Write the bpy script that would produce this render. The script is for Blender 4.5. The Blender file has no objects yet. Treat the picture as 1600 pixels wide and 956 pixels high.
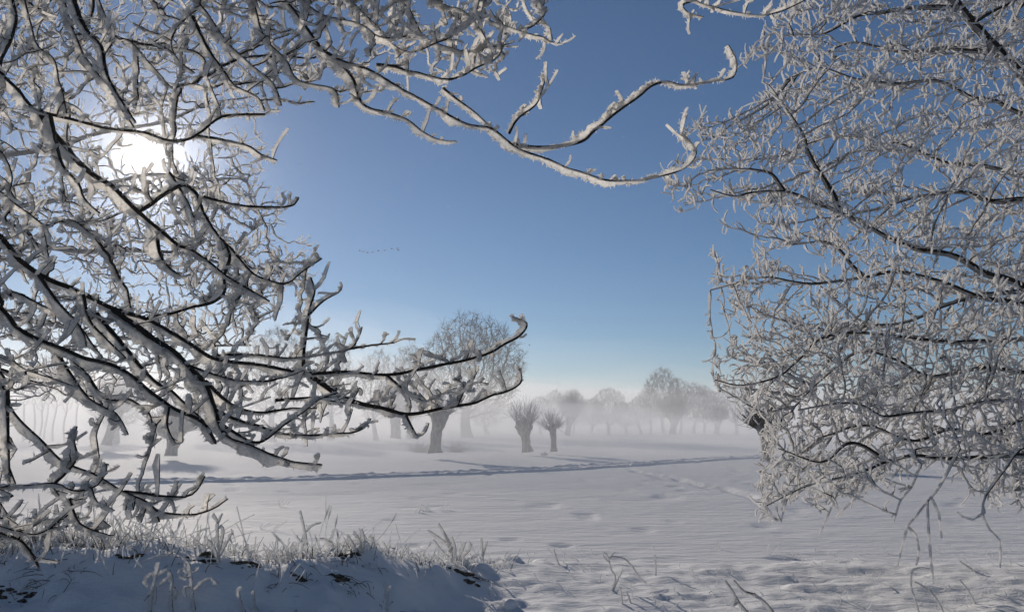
import bpy, math, random
import numpy as np
from mathutils import Vector

random.seed(7)
RNG = np.random.default_rng(11)
S = bpy.context.scene
C = S.collection

# ------------------------------------------------------------------ camera
FPX = 1245.0                      # focal length in pixels of a 1600 px wide frame
PITCH = math.radians(8.1)
CAM = np.array([0.0, 0.0, 2.0])
cam = bpy.data.cameras.new('camera')
cam.sensor_width = 36.0
cam.lens = FPX * 36.0 / 1600.0
cam.clip_start = 0.05
cam.clip_end = 9000
camo = bpy.data.objects.new('camera', cam)
C.objects.link(camo)
camo.location = CAM
camo.rotation_euler = (math.pi / 2 + PITCH, 0, 0)
S.camera = camo

# ------------------------------------------------------------------ light
SUN_EL, SUN_AZ = math.radians(17.2), math.radians(-25.4)     # azimuth from +Y towards +X
sun_dir = np.array([math.sin(SUN_AZ) * math.cos(SUN_EL), math.cos(SUN_AZ) * math.cos(SUN_EL), math.sin(SUN_EL)])
W = bpy.data.worlds.new('World')
S.world = W
W.use_nodes = True
nt = W.node_tree
bg = nt.nodes['Background']
sky = nt.nodes.new('ShaderNodeTexSky')
sky.sky_type = 'NISHITA'
sky.sun_disc = False
sky.sun_elevation = SUN_EL
sky.sun_rotation = SUN_AZ
sky.air_density = 1.4
sky.dust_density = 0.0
sky.ozone_density = 4.5
sky.altitude = 4000
nt.links.new(sky.outputs[0], bg.inputs[0])
bg.inputs[1].default_value = 0.078
sl = bpy.data.lights.new('sun', 'SUN')
sl.energy = 5.0
sl.angle = math.radians(0.5)
sl.color = (1.0, 0.90, 0.78)
so = bpy.data.objects.new('sun', sl)
C.objects.link(so)
so.rotation_euler = Vector(sun_dir).to_track_quat('Z', 'Y').to_euler()
so.location = (-12, 25, 12)

S.view_settings.view_transform = 'Standard'
S.view_settings.look = 'None'
S.view_settings.exposure = -0.3
S.view_settings.gamma = 1.0
S.render.engine = 'CYCLES'
cy = S.cycles
cy.max_bounces = 8
cy.diffuse_bounces = 6
cy.glossy_bounces = 1
cy.transmission_bounces = 4
cy.transparent_max_bounces = 12
cy.volume_bounces = 1
cy.use_denoising = True
cy.use_adaptive_sampling = True
cy.adaptive_threshold = 0.02
cy.sample_clamp_indirect = 6.0

# ------------------------------------------------------------------ helpers
def cs(a, n):
    return np.clip(a, 0, 1) if n is None else a

def smooth(e0, e1, x):
    t = np.clip((x - e0) / (e1 - e0), 0, 1)
    return t * t * (3 - 2 * t)

def _hash(ix, iy, seed):
    h = (ix.astype(np.int64) * 374761393 + iy.astype(np.int64) * 668265263 + seed * 2147483647) & 0xFFFFFFFF
    h = ((h ^ (h >> 13)) * 1274126177) & 0xFFFFFFFF
    h = h ^ (h >> 16)
    return (h & 0xFFFF) / 65535.0

def vnoise(x, y, seed=0):
    x = np.asarray(x, float); y = np.asarray(y, float)
    ix = np.floor(x); iy = np.floor(y)
    fx = x - ix; fy = y - iy
    fx = fx * fx * fx * (fx * (fx * 6 - 15) + 10); fy = fy * fy * fy * (fy * (fy * 6 - 15) + 10)
    a = _hash(ix, iy, seed); b = _hash(ix + 1, iy, seed); c = _hash(ix, iy + 1, seed); d = _hash(ix + 1, iy + 1, seed)
    return (a + (b - a) * fx) * (1 - fy) + (c + (d - c) * fx) * fy - 0.5

def fbm(x, y, seed=0, o=4):
    s = 0; a = 1.0
    for k in range(o):
        s = s + a * vnoise(x * 2 ** k + 17.3 * k, y * 2 ** k - 9.1 * k, seed + k); a *= 0.5
    return s

def P(px, py, Y):
    """World point seen at photo pixel (px, py) at forward distance Y metres."""
    u = (px - 800.0) / FPX; v = (478.0 - py) / FPX
    wy = math.cos(PITCH) - v * math.sin(PITCH); wz = math.sin(PITCH) + v * math.cos(PITCH)
    return CAM + np.array([u, wy, wz]) * (Y / wy)

def to_px(p):
    d = np.asarray(p) - CAM
    yy = d[..., 1] * math.cos(PITCH) + d[..., 2] * math.sin(PITCH)
    zz = -d[..., 1] * math.sin(PITCH) + d[..., 2] * math.cos(PITCH)
    return np.stack([800 + FPX * d[..., 0] / yy, 478 - FPX * zz / yy], -1)

class MB:
    """Collects numpy chunks of vertices, quads and triangles into ONE mesh object."""
    def __init__(s):
        s.v = []; s.q = []; s.t = []; s.n = 0
    def add(s, v, q=None, t=None):
        if q is not None and len(q): s.q.append(np.asarray(q) + s.n)
        if t is not None and len(t): s.t.append(np.asarray(t) + s.n)
        s.v.append(v); s.n += len(v)
    def mesh(s, name, mat, smooth_=True):
        v = np.concatenate(s.v).astype(np.float32) if s.v else np.zeros((0, 3), np.float32)
        q = np.concatenate(s.q) if s.q else np.zeros((0, 4), int)
        t = np.concatenate(s.t) if s.t else np.zeros((0, 3), int)
        me = bpy.data.meshes.new(name)
        me.vertices.add(len(v)); me.vertices.foreach_set('co', v.ravel())
        nl = len(q) * 4 + len(t) * 3
        me.loops.add(nl)
        me.loops.foreach_set('vertex_index', np.concatenate([q.ravel(), t.ravel()]).astype(np.int32))
        me.polygons.add(len(q) + len(t))
        st = np.concatenate([np.arange(len(q)) * 4, len(q) * 4 + np.arange(len(t)) * 3]).astype(np.int32)
        me.polygons.foreach_set('loop_start', st)
        me.polygons.foreach_set('use_smooth', np.full(len(q) + len(t), smooth_, dtype=bool))
        me.update(calc_edges=True)
        if mat: me.materials.append(mat)
        return me
    def build(s, name, mat, parent=None, smooth_=True):
        o = bpy.data.objects.new(name, s.mesh(name, mat, smooth_))
        C.objects.link(o)
        if parent: o.parent = parent
        return o

def frames(pts):
    t = np.gradient(pts, axis=0)
    t /= np.linalg.norm(t, axis=1, keepdims=True) + 1e-9
    return t

def tube(mb, pts, rad, k=5, jit=0.0):
    """Tapered tube along a polyline."""
    pts = np.asarray(pts, float); rad = np.asarray(rad, float); n = len(pts)
    if n < 2: return
    t = frames(pts)
    ref = np.array([0.31, 0.17, 0.93]) if abs(t[0][2]) < 0.9 else np.array([0.9, 0.3, 0.1])
    s = np.cross(t, ref); s /= np.linalg.norm(s, axis=1, keepdims=True) + 1e-9
    u = np.cross(s, t)
    a = np.arange(k) * 2 * math.pi / k
    r = rad[:, None] * (1 + jit * RNG.uniform(-1, 1, (n, k)))
    v = pts[:, None] + r[..., None] * (np.cos(a)[None, :, None] * s[:, None] + np.sin(a)[None, :, None] * u[:, None])
    i = np.arange(n - 1)[:, None] * k; j = np.arange(k)[None]; j2 = (j + 1) % k
    q = np.stack([i + j, i + j2, i + k + j2, i + k + j], -1).reshape(-1, 4)
    vv = v.reshape(-1, 3)
    tip = np.array([pts[-1] + t[-1] * rad[-1]])
    base = (n - 1) * k
    tri = np.stack([base + np.arange(k), base + (np.arange(k) + 1) % k, np.full(k, n * k)], -1)
    mb.add(np.concatenate([vv, tip]), q, tri)

FROST_DIR = np.array([-0.92, -0.20, -0.20]); FROST_DIR /= np.linalg.norm(FROST_DIR)

def frost(mb, pts, rad, grow, thick, k=8, jit=0.3, spikes=0, spike_len=0.012, wrap=0.35):
    """Rime grown on one side of a polyline: a lumpy blade off the bark, with crystals on its edge."""
    pts = np.asarray(pts, float); n = len(pts)
    if n < 2: return
    rad = np.asarray(rad, float) * np.ones(n); grow = np.asarray(grow, float) * np.ones(n); thick = np.asarray(thick, float) * np.ones(n)
    t = frames(pts)
    f = FROST_DIR[None] - (t @ FROST_DIR)[:, None] * t
    fl = np.linalg.norm(f, axis=1, keepdims=True); f = f / (fl + 1e-6)
    s = np.cross(t, f)
    g = grow * (0.45 + 0.55 * fl[:, 0])
    end = np.minimum(1, np.minimum(np.arange(n), np.arange(n)[::-1]) / 1.2 + (.8 if n < 8 else .45))
    g = g * end; th = np.maximum(thick * end, rad * .8)
    a0 = -rad * wrap; a1 = rad + g                                # extent along the growth direction
    c = pts + f * ((a0 + a1) / 2)[:, None]
    ha = (a1 - a0) / 2
    a = np.arange(k) * 2 * math.pi / k
    ca, sa = np.cos(a), np.sin(a)
    edge = (0.35 + 0.65 * np.clip(ca + 0.4, 0, 1))
    jr = 1 + jit * edge[None] * 1.3 * RNG.uniform(-1, 1, (n, k))
    v = c[:, None] + f[:, None] * (ha[:, None] * ca[None] * jr)[..., None] + s[:, None] * (th[:, None] * sa[None] * jr)[..., None]
    v += t[:, None] * (RNG.uniform(-1, 1, (n, k)) * (0.25 * th[:, None]))[..., None]
    i = np.arange(n - 1)[:, None] * k; j = np.arange(k)[None]; j2 = (j + 1) % k
    q = np.stack([i + j, i + j2, i + k + j2, i + k + j], -1).reshape(-1, 4)
    caps = [c[:1] - t[:1] * th[0] * 0.5, c[-1:] + t[-1:] * th[-1] * 0.6]
    b = (n - 1) * k; kk = np.arange(k); k2 = (kk + 1) % k
    tri = np.concatenate([np.stack([k2, kk, np.full(k, n * k)], -1), np.stack([b + kk, b + k2, np.full(k, n * k + 1)], -1)])
    mb.add(np.concatenate([v.reshape(-1, 3)] + caps), q, tri)
    if spikes:
        seg = np.linalg.norm(np.diff(pts, axis=0), axis=1); L = seg.sum()
        m = int(L * spikes) + 1
        x = RNG.uniform(0, n - 1.001, m); ii = x.astype(int); w = (x - ii)[:, None]
        lerp = lambda A: A[ii] * (1 - w) + A[ii + 1] * w
        ang = RNG.normal(0, 1.15, m)
        pc, pf, ps, pt = lerp(c), lerp(f), lerp(s), lerp(t)
        pa = lerp(ha[:, None]); pth = lerp(th[:, None])
        co, si = np.cos(ang)[:, None], np.sin(ang)[:, None]
        base = pc + pf * pa * co * 0.85 + ps * pth * si * 0.85
        d = pf * co * 1.2 + ps * si + pt * RNG.uniform(-.5, .5, (m, 1)) + RNG.normal(0, .25, (m, 3))
        d /= np.linalg.norm(d, axis=1, keepdims=True)
        ln = spike_len * RNG.uniform(.5, 1.5, (m, 1))
        e1 = np.cross(d, pt + 1e-3); e1 /= np.linalg.norm(e1, axis=1, keepdims=True) + 1e-9
        e2 = np.cross(d, e1); wd = ln * RNG.uniform(.12, .28, (m, 1))
        vv = np.stack([base + e1 * wd, base - e1 * wd * .5 + e2 * wd * .87, base - e1 * wd * .5 - e2 * wd * .87, base + d * ln], 1).reshape(-1, 3)
        o = np.arange(m)[:, None] * 4
        tr = np.concatenate([o + np.array([0, 1, 3]), o + np.array([1, 2, 3]), o + np.array([2, 0, 3])])
        mb.add(vv, None, tr)

def resample(pts, step):
    """Catmull-Rom through the points, evenly spaced."""
    pts = np.asarray(pts, float)
    if len(pts) < 3:
        n = max(2, int(np.linalg.norm(pts[-1] - pts[0]) / step) + 1)
        w = np.linspace(0, 1, n)[:, None]
        return pts[0] * (1 - w) + pts[-1] * w
    p = np.concatenate([[2 * pts[0] - pts[1]], pts, [2 * pts[-1] - pts[-2]]])
    out = []
    for i in range(1, len(p) - 2):
        L = np.linalg.norm(p[i + 1] - p[i]); n = max(1, int(round(L / step)))
        for k in range(n):
            t = k / n
            out.append(0.5 * ((2 * p[i]) + (-p[i - 1] + p[i + 1]) * t + (2 * p[i - 1] - 5 * p[i] + 4 * p[i + 1] - p[i + 2]) * t * t + (-p[i - 1] + 3 * p[i] - 3 * p[i + 1] + p[i + 2]) * t ** 3))
    out.append(p[-2])
    return np.array(out)

def wob(pts, amp, scale=1.0):
    """Smooth random wander added to a polyline."""
    n = len(pts)
    m = max(2, int(n * scale / 4) + 2)
    c = RNG.normal(0, amp, (m, 3)); x = np.linspace(0, m - 1.001, n); i = x.astype(int); w = (x - i)[:, None]; w = w * w * (3 - 2 * w)
    o = c[i] * (1 - w) + c[np.minimum(i + 1, m - 1)] * w
    return o - o[0]

def kink(n, amp, every):
    """Angular jogs at the buds of a twig."""
    m = max(2, n // every + 1); c = RNG.normal(0, amp, (m, 3)); c[0] = 0
    return np.stack([np.interp(np.arange(n), np.linspace(0, n - 1, m), c[:, k]) for k in range(3)], -1)

def colonize(nodes, par, own, attr, D, di, dk, iters, jit=0.25, trop=(0, 0, 0)):
    """Space colonisation: grows a branching tree from nodes into the attraction points."""
    nodes = [np.asarray(n, float) for n in nodes]; par = list(par); own = list(own)
    A = np.asarray(attr, float); N = np.array(nodes)
    best = np.full(len(A), 1e9); bi = np.zeros(len(A), int)
    for i in range(0, len(N), 400):
        d = np.linalg.norm(A[:, None] - N[None, i:i + 400], axis=2)
        j = d.argmin(1); dm = d[np.arange(len(A)), j]; m = dm < best
        best[m] = dm[m]; bi[m] = j[m] + i
    trop = np.asarray(trop, float); grown = {}
    for it in range(iters):
        act = best < di
        if not act.any(): break
        idx = bi[act]
        P_ = np.array(nodes)
        dv = A[act] - P_[idx]; dv /= np.linalg.norm(dv, axis=1, keepdims=True) + 1e-9
        acc = np.zeros((len(nodes), 3)); np.add.at(acc, idx, dv)
        u = np.unique(idx); new = []
        for k in u:
            if grown.get(k, 0) >= 3: continue
            grown[k] = grown.get(k, 0) + 1
            g = acc[k] / (np.linalg.norm(acc[k]) + 1e-9) + RNG.normal(0, jit, 3) + trop
            g /= np.linalg.norm(g)
            new.append(nodes[k] + g * D); par.append(int(k)); own.append(own[k])
        if not new: break
        base = len(nodes); nodes += new; Nn = np.array(new)
        for i in range(0, len(Nn), 500):
            d = np.linalg.norm(A[:, None] - Nn[None, i:i + 500], axis=2)
            j = d.argmin(1); dm = d[np.arange(len(A)), j]; m = dm < best
            best[m] = dm[m]; bi[m] = j[m] + base + i
        keep = best > dk
        A = A[keep]; best = best[keep]; bi = bi[keep]
        if len(A) == 0: break
    return np.array(nodes), np.array(par), np.array(own)

def chains(nodes, par, root_n=0):
    """Splits a grown tree into polylines; returns [(index list)], tips below every node."""
    n = len(nodes); cnt = np.zeros(n); kids = [[] for _ in range(n)]
    for i in range(n):
        if par[i] >= 0: kids[par[i]].append(i)
    order = np.argsort(-np.arange(n))
    for i in order:
        if not kids[i]: cnt[i] = 1
        if par[i] >= 0: cnt[par[i]] += cnt[i]
    out = []; st = [i for i in range(n) if par[i] < 0]
    pre = {i: None for i in st}
    while st:
        i = st.pop(); ch = [i] if pre[i] is None else [pre[i], i]
        while kids[i]:
            ks = sorted(kids[i], key=lambda q: -cnt[q])
            for q in ks[1:]:
                st.append(q); pre[q] = i
            i = ks[0]; ch.append(i)
        if len(ch) > 1: out.append(ch)
    return out, cnt

def empty(name, loc=(0, 0, 0), rz=0.0):
    o = bpy.data.objects.new(name, None); C.objects.link(o)
    o.location = loc; o.rotation_euler = (0, 0, rz); o.empty_display_size = 0.3
    return o

def tag(o, label=None, cat=None, group=None, kind=None):
    if label: o['label'] = label
    if cat: o['category'] = cat
    if group: o['group'] = group
    if kind: o['kind'] = kind
    return o

def local(o, pts):
    return np.asarray(pts) - np.array(o.location)

# ------------------------------------------------------------------ materials
def mat(name):
    m = bpy.data.materials.new(name); m.use_nodes = True
    return m, m.node_tree, m.node_tree.nodes['Principled BSDF']

def snow_mat():
    m, t, b = mat('snow')
    N, L = t.nodes.new, t.links.new
    co = N('ShaderNodeTexCoord'); mp = N('ShaderNodeMapping'); mp.inputs['Scale'].default_value = (0.55, 1.6, 1.0)
    L(co.outputs['Object'], mp.inputs[0])
    n1 = N('ShaderNodeTexNoise'); n1.inputs['Scale'].default_value = 2.2; n1.inputs['Detail'].default_value = 7; n1.inputs['Roughness'].default_value = 0.62
    L(mp.outputs[0], n1.inputs['Vector'])
    n2 = N('ShaderNodeTexNoise'); n2.inputs['Scale'].default_value = 60; n2.inputs['Detail'].default_value = 4
    L(co.outputs['Object'], n2.inputs['Vector'])
    b1 = N('ShaderNodeBump'); b1.inputs['Strength'].default_value = 0.55; b1.inputs['Distance'].default_value = 0.10
    b2 = N('ShaderNodeBump'); b2.inputs['Strength'].default_value = 0.5; b2.inputs['Distance'].default_value = 0.008
    L(n1.outputs[0], b1.inputs['Height']); L(n2.outputs[0], b2.inputs['Height']); L(b1.outputs[0], b2.inputs['Normal']); L(b2.outputs[0], b.inputs['Normal'])
    r = N('ShaderNodeValToRGB'); r.color_ramp.elements[0].color = (.66, .66, .665, 1); r.color_ramp.elements[1].color = (.78, .78, .785, 1)
    L(n1.outputs[0], r.inputs[0]); L(r.outputs[0], b.inputs['Base Color'])
    b.inputs['Roughness'].default_value = 0.75
    b.inputs['Specular IOR Level'].default_value = 0.05
    return m

def frost_mat(name, col, trans, porous=0.14):
    m, t, b = mat(name)
    N, L = t.nodes.new, t.links.new
    co = N('ShaderNodeTexCoord')
    n = N('ShaderNodeTexNoise'); n.inputs['Scale'].default_value = 110; n.inputs['Detail'].default_value = 5; n.inputs['Roughness'].default_value = .7
    L(co.outputs['Object'], n.inputs['Vector'])
    r = N('ShaderNodeValToRGB')
    r.color_ramp.elements[0].position = .36; r.color_ramp.elements[1].position = .58
    r.color_ramp.elements[0].color = (col[0] * .74, col[1] * .75, col[2] * .77, 1); r.color_ramp.elements[1].color = (*col, 1)  # darker grain puts the shading among the crystals into the colour
    L(n.outputs[0], r.inputs[0]); L(r.outputs[0], b.inputs['Base Color'])
    bp = N('ShaderNodeBump'); bp.inputs['Strength'].default_value = 1.0; bp.inputs['Distance'].default_value = .010
    L(n.outputs[0], bp.inputs['Height']); L(bp.outputs[0], b.inputs['Normal'])
    b.inputs['Roughness'].default_value = .6; b.inputs['Specular IOR Level'].default_value = .3
    tr = N('ShaderNodeBsdfTranslucent'); L(r.outputs[0], tr.inputs['Color'])
    mx = N('ShaderNodeMixShader'); mx.inputs[0].default_value = trans
    L(b.outputs[0], mx.inputs[1]); L(tr.outputs[0], mx.inputs[2])
    tp_ = N('ShaderNodeBsdfTransparent'); m2 = N('ShaderNodeMixShader'); m2.inputs[0].default_value = porous
    L(mx.outputs[0], m2.inputs[1]); L(tp_.outputs[0], m2.inputs[2]); L(m2.outputs[0], t.nodes['Material Output'].inputs['Surface'])
    return m

def bark_mat(name, c0, c1, scale):
    m, t, b = mat(name)
    N, L = t.nodes.new, t.links.new
    co = N('ShaderNodeTexCoord'); mp = N('ShaderNodeMapping'); mp.inputs['Scale'].default_value = (1, 1, .3)
    L(co.outputs['Object'], mp.inputs[0])
    n = N('ShaderNodeTexNoise'); n.inputs['Scale'].default_value = scale; n.inputs['Detail'].default_value = 6
    L(mp.outputs[0], n.inputs['Vector'])
    r = N('ShaderNodeValToRGB'); r.color_ramp.elements[0].position = .35; r.color_ramp.elements[1].position = .7
    r.color_ramp.elements[0].color = (*c0, 1); r.color_ramp.elements[1].color = (*c1, 1)
    L(n.outputs[0], r.inputs[0]); L(r.outputs[0], b.inputs['Base Color'])
    bp = N('ShaderNodeBump'); bp.inputs['Strength'].default_value = .8; bp.inputs['Distance'].default_value = .03
    L(n.outputs[0], bp.inputs['Height']); L(bp.outputs[0], b.inputs['Normal'])
    b.inputs['Roughness'].default_value = .9; b.inputs['Specular IOR Level'].default_value = .2
    return m

M_SNOW = snow_mat()
M_FROST = frost_mat('hoarfrost', (.97, .945, .90), .74, .24)
M_FROST2 = frost_mat('fine_hoarfrost', (.96, .945, .925), .62, .18)
M_BARK = bark_mat('dark_bark', (.018, .014, .011), (.05, .04, .03), 40)
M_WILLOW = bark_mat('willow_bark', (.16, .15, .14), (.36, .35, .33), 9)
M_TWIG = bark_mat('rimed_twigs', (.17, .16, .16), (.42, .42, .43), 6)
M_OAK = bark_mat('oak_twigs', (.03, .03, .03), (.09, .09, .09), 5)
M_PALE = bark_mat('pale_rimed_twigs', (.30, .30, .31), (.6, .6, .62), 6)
M_GRASS = frost_mat('frosted_grass', (.92, .915, .90), .45)
M_DRY = bark_mat('dry_stem', (.05, .04, .025), (.14, .11, .07), 60)
M_BIRD = bark_mat('dark_feathers', (.04, .04, .045), (.09, .09, .1), 3)
M_ICE = frost_mat('ice_flake', (.92, .93, .95), .3)
M_EARTH = bark_mat('bare_earth', (.035, .03, .022), (.10, .085, .065), 60)

# ------------------------------------------------------------------ ground
def bank_amp(x, y):
    """Crest height of the bank in front of the camera, left high, right low."""
    u = x / np.maximum(y, 3.0)
    return 0.45 + 0.50 * (1 - smooth(-0.22, 0.0, u)) + 0.06 * np.sin(x * 1.9 + 0.7) * (1 - smooth(-.2, .1, u))

FEET = []                                                  # a trail of footprints over the field
for k in range(30):
    a = P(985 + 195 * k / 29 + 5 * math.sin(k * 2.6), 735 + 42 * k / 29 + (2.0 if k % 2 else -1.2), 1.0) - CAM
    FEET.append((a[0] * -2.0 / a[2], a[1] * -2.0 / a[2]))

def H(x, y, fine=True):
    x = np.asarray(x, float); y = np.asarray(y, float)
    r = np.hypot(x, y)
    u = x / np.maximum(y, 3.0)
    lf = 1 - smooth(-0.27, 0.05, u)                      # 1 on the left bank
    h = 0.10 * fbm(x / 14, y / 14, 3, 3) * smooth(10, 25, r) * (1 - smooth(60, 140, r)) + 0.25 * fbm(x / 90, y / 90, 5, 2) * smooth(40, 160, r)
    yc = 8.6 - 2.1 * lf + 0.35 * vnoise(x * .8, 0 * x, 8) + 0.18 * vnoise(x * 2.3, 0 * x, 9)
    A = bank_amp(x, y)
    back = A * (1 - smooth(0, 3.2, y - yc))
    dfr = np.maximum(yc - y, 0)
    front = A - lf * (0.50 * smooth(0, 1.25, dfr)) - (1 - lf) * 0.02 * dfr
    h = h + np.where(y > yc, back, front)
    if fine:
        near = 1 - smooth(9.5, 13, r)
        h = h + near * ((.04 + .06 * lf) * vnoise(x * 1.3, y * 1.5, 21) + 0.075 * vnoise(x * 2.4 + 3, y * 3.2, 22) * (0.22 + lf) + 0.026 * vnoise(x * 6, y * 8, 23) + .012 * vnoise(x * 13, y * 17, 28))
        rid = 1 - np.abs(2 * vnoise(x * 1.0 + 0.4 * y, y * 3.6, 24))
        h = h + near * 0.026 * rid ** 2 * smooth(-0.3, -0.1, u)
        lump = np.clip(vnoise(x * 3.1, y * 3.6, 25) - 0.18, 0, 1)
        h = h + near * 0.34 * lump * smooth(-.33, -.2, u) * (1 - smooth(.0, .12, u)) + near * lf * (.10 * np.clip(vnoise(x * 4.2, y * 5.0, 26), 0, 1) + .05 * vnoise(x * 9, y * 10, 27))
        # wind ripples and hollows over the field
        mid = smooth(8, 12, r) * (1 - smooth(50, 90, r))
        h = h + mid * (0.022 * vnoise(x / 2.6, y / 0.9, 31) + 0.014 * vnoise(x / 1.1, y / 0.35, 32))
        hol = np.clip(vnoise(x / .8, y / 0.6, 33) - 0.36, 0, 1)
        h = h - mid * 0.40 * hol
        for fx, fy in FEET if np.any((r > 14) & (r < 40)) else ():
            h = h - .13 * np.exp(-(((x - fx) / .17) ** 2 + ((y - fy) / .30) ** 2)) + .04 * np.exp(-(((x - fx) / .3) ** 2 + ((y - fy + .3) / .3) ** 2))
    return h

def ground():
    ang = np.concatenate([np.linspace(-180, -46, 50)[:-1], np.linspace(-46, 46, 430), np.linspace(46, 180, 50)[1:-1]]) * math.pi / 180
    r = np.concatenate([np.geomspace(.4, 3.2, 14)[:-1], np.geomspace(3.2, 14, 170)[:-1], np.geomspace(14, 130, 140)[:-1], np.geomspace(130, 6000, 40)])
    na, nr = len(ang), len(r)
    x = r[:, None] * np.sin(ang)[None]; y = r[:, None] * np.cos(ang)[None]
    z = H(x, y)
    v = np.stack([x, y, z], -1).reshape(-1, 3)
    i = np.arange(nr - 1)[:, None] * na; j = np.arange(na)[None]; j2 = (j + 1) % na
    q = np.stack([i + j2, i + j, i + na + j, i + na + j2], -1).reshape(-1, 4)
    c = np.array([[0, 0, float(H(np.array(0.), np.array(0.)))]])
    tri = np.stack([np.full(na, na * nr), np.arange(na), (np.arange(na) + 1) % na], -1)
    mb = MB(); mb.add(np.concatenate([v, c]), q, tri[:, ::-1])
    o = mb.build('snow_field', M_SNOW)
    tag(o, 'flat snow covered field with a low snowy bank in front', None, None, 'structure')
ground()

def G(px, py):
    """Ground point under a photo pixel."""
    a = P(px, py, 1.0) - CAM
    y0, y1 = 3.0, 400.0
    for it in range(3):
        ys = np.geomspace(y0, y1, 500 if it == 0 else 24); p = CAM + a[None] * ys[:, None]
        b = np.nonzero(p[:, 2] < H(p[:, 0], p[:, 1]))[0]
        k = b[0] if len(b) else len(ys) - 1
        y0, y1 = ys[max(k - 1, 0)], ys[k]
    return CAM + a * y1

def on_ground(p):
    return np.array([p[0], p[1], float(H(p[0], p[1]))])

def track():
    """Churned snow of a vehicle track across the field: two ruts with thrown-up snow between and beside."""
    ctl = [G(px, py) for px, py in ((-160, 770), (180, 755), (460, 749), (700, 741), (900, 731), (1050, 722), (1175, 715), (1330, 709), (1600, 702), (1900, 698))]
    c = resample([[p[0], p[1], 0] for p in ctl], 0.11)
    t = frames(c); s = np.stack([t[:, 1], -t[:, 0], 0 * t[:, 0]], -1)
    w = np.linspace(-1.25, 1.25, 28) * .72
    pt = c[:, None] + s[:, None] * w[None, :, None]
    x, y = pt[..., 0], pt[..., 1]
    prof = 0.16 * np.exp(-((np.abs(w) - .6) / .16) ** 2) * .42 + 0.03 * np.exp(-(w / .2) ** 2) - 0.02 - 0.25 * smooth(.7, .9, np.abs(w))
    lump = 0.07 * np.clip(vnoise(x * 3.6, y * 3.6, 41) + .1, 0, 1) + 0.16 * np.clip(vnoise(x * 7.2, y * 7.2, 42), 0, 1)
    z = H(x, y) + prof[None] + lump * (.75 * (1 - smooth(.6, .9, np.abs(w))))[None] + 0.02
    n, k = z.shape
    v = np.stack([x, y, z], -1).reshape(-1, 3)
    i = np.arange(n - 1)[:, None] * k; j = np.arange(k - 1)[None]
    q = np.stack([i + j, i + k + j, i + k + j + 1, i + j + 1], -1).reshape(-1, 4)
    mb = MB(); mb.add(v, q)
    tag(mb.build('snow_track', M_SNOW, smooth_=True), 'churned vehicle track of rutted snow crossing the field', None, None, 'structure')
track()

# footprints leading over the field to the right
# ------------------------------------------------------------------ haze and ground mist
def volume(name, dens, col, g, wide=0):
    m = bpy.data.materials.new(name); m.use_nodes = True; t = m.node_tree
    t.nodes.remove(t.nodes['Principled BSDF'])
    v = t.nodes.new('ShaderNodeVolumePrincipled')
    v.inputs['Color'].default_value = (*col, 1); v.inputs['Density'].default_value = dens; v.inputs['Anisotropy'].default_value = g
    out = v.outputs[0]
    if wide:                                                   # finer droplets scatter more widely
        v2 = t.nodes.new('ShaderNodeVolumePrincipled'); ad = t.nodes.new('ShaderNodeAddShader')
        v2.inputs['Color'].default_value = (*col, 1); v2.inputs['Density'].default_value = wide; v2.inputs['Anisotropy'].default_value = .55
        t.links.new(v.outputs[0], ad.inputs[0]); t.links.new(v2.outputs[0], ad.inputs[1]); out = ad.outputs[0]
    t.links.new(out, t.nodes['Material Output'].inputs['Volume'])
    return m

def haze():
    mb = MB(); a, y0, y1, z0, z1 = 6100., -6100., 6100., -2.0, 24.0
    v = np.array([[x, y, z] for z in (z0, z1) for y in (y0, y1) for x in (-a, a)])
    q = np.array([[0, 2, 3, 1], [4, 5, 7, 6], [0, 1, 5, 4], [2, 6, 7, 3], [0, 4, 6, 2], [1, 3, 7, 5]])
    mb.add(v, q)
    o = mb.build('haze', volume('haze', 0.00011, (.97, .98, 1.0), .94, .00055), smooth_=False)
    tag(o, 'thin pale winter haze lying over the whole field', None, None, 'stuff')

def mist(scale, dens, near, far_top, seed, label):
    """Bank of ground mist over the far half of the field: one closed body with an uneven top."""
    xs = np.linspace(-190, 210, 67); ys = np.concatenate([np.linspace(22, 130, 40), np.linspace(140, 440, 15)])
    X, Y = np.meshgrid(xs, ys)
    lf = 1 - smooth(-30, 40, X)
    top = 3.6 + 4.4 * lf + 3.4 * vnoise(X / 22, Y / 26, seed) + 1.8 * vnoise(X / 8, Y / 11, seed + 1)
    top = np.maximum(top, .8) * scale + far_top * smooth(130, 430, Y)
    top = 21 * np.tanh(top / 21)
    edge = smooth(near - 10, near + 22 + 16 * vnoise(X / 15, 0 * X, seed + 2) - 16 * lf, Y)
    top = np.where(Y > 22.5, -0.6 + (top + .6) * edge, -0.6) + 0.001 * scale
    n, k = X.shape
    v1 = np.stack([X, Y, top], -1).reshape(-1, 3); v0 = np.stack([X, Y, 0 * X - 0.9 - .05 * scale], -1).reshape(-1, 3)
    i = np.arange(n - 1)[:, None] * k; j = np.arange(k - 1)[None]
    q = np.stack([i + j, i + j + 1, i + k + j + 1, i + k + j], -1).reshape(-1, 4)
    m = n * k
    per = list(range(k)) + [r * k + k - 1 for r in range(1, n)] + [(n - 1) * k + c for c in range(k - 2, -1, -1)] + [r * k for r in range(n - 2, 0, -1)]
    side = [[b + m, c + m, c, b] for b, c in zip(per, per[1:] + per[:1])]
    mb = MB(); mb.add(np.concatenate([v1, v0]), np.concatenate([q, q[:, ::-1] + m, np.array(side)]))
    o = mb.build('ground_mist', volume('ground_mist', dens, (.80, .82, .86), .4), smooth_=False)
    tag(o, label, None, None, 'stuff')
haze()
mist(.55, .013, 26, 3, 61, 'dense white mist lying close to the snow between the trunks')
mist(.95, .0068, 28, 8, 71, 'white ground mist drifting between the far trees')
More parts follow.
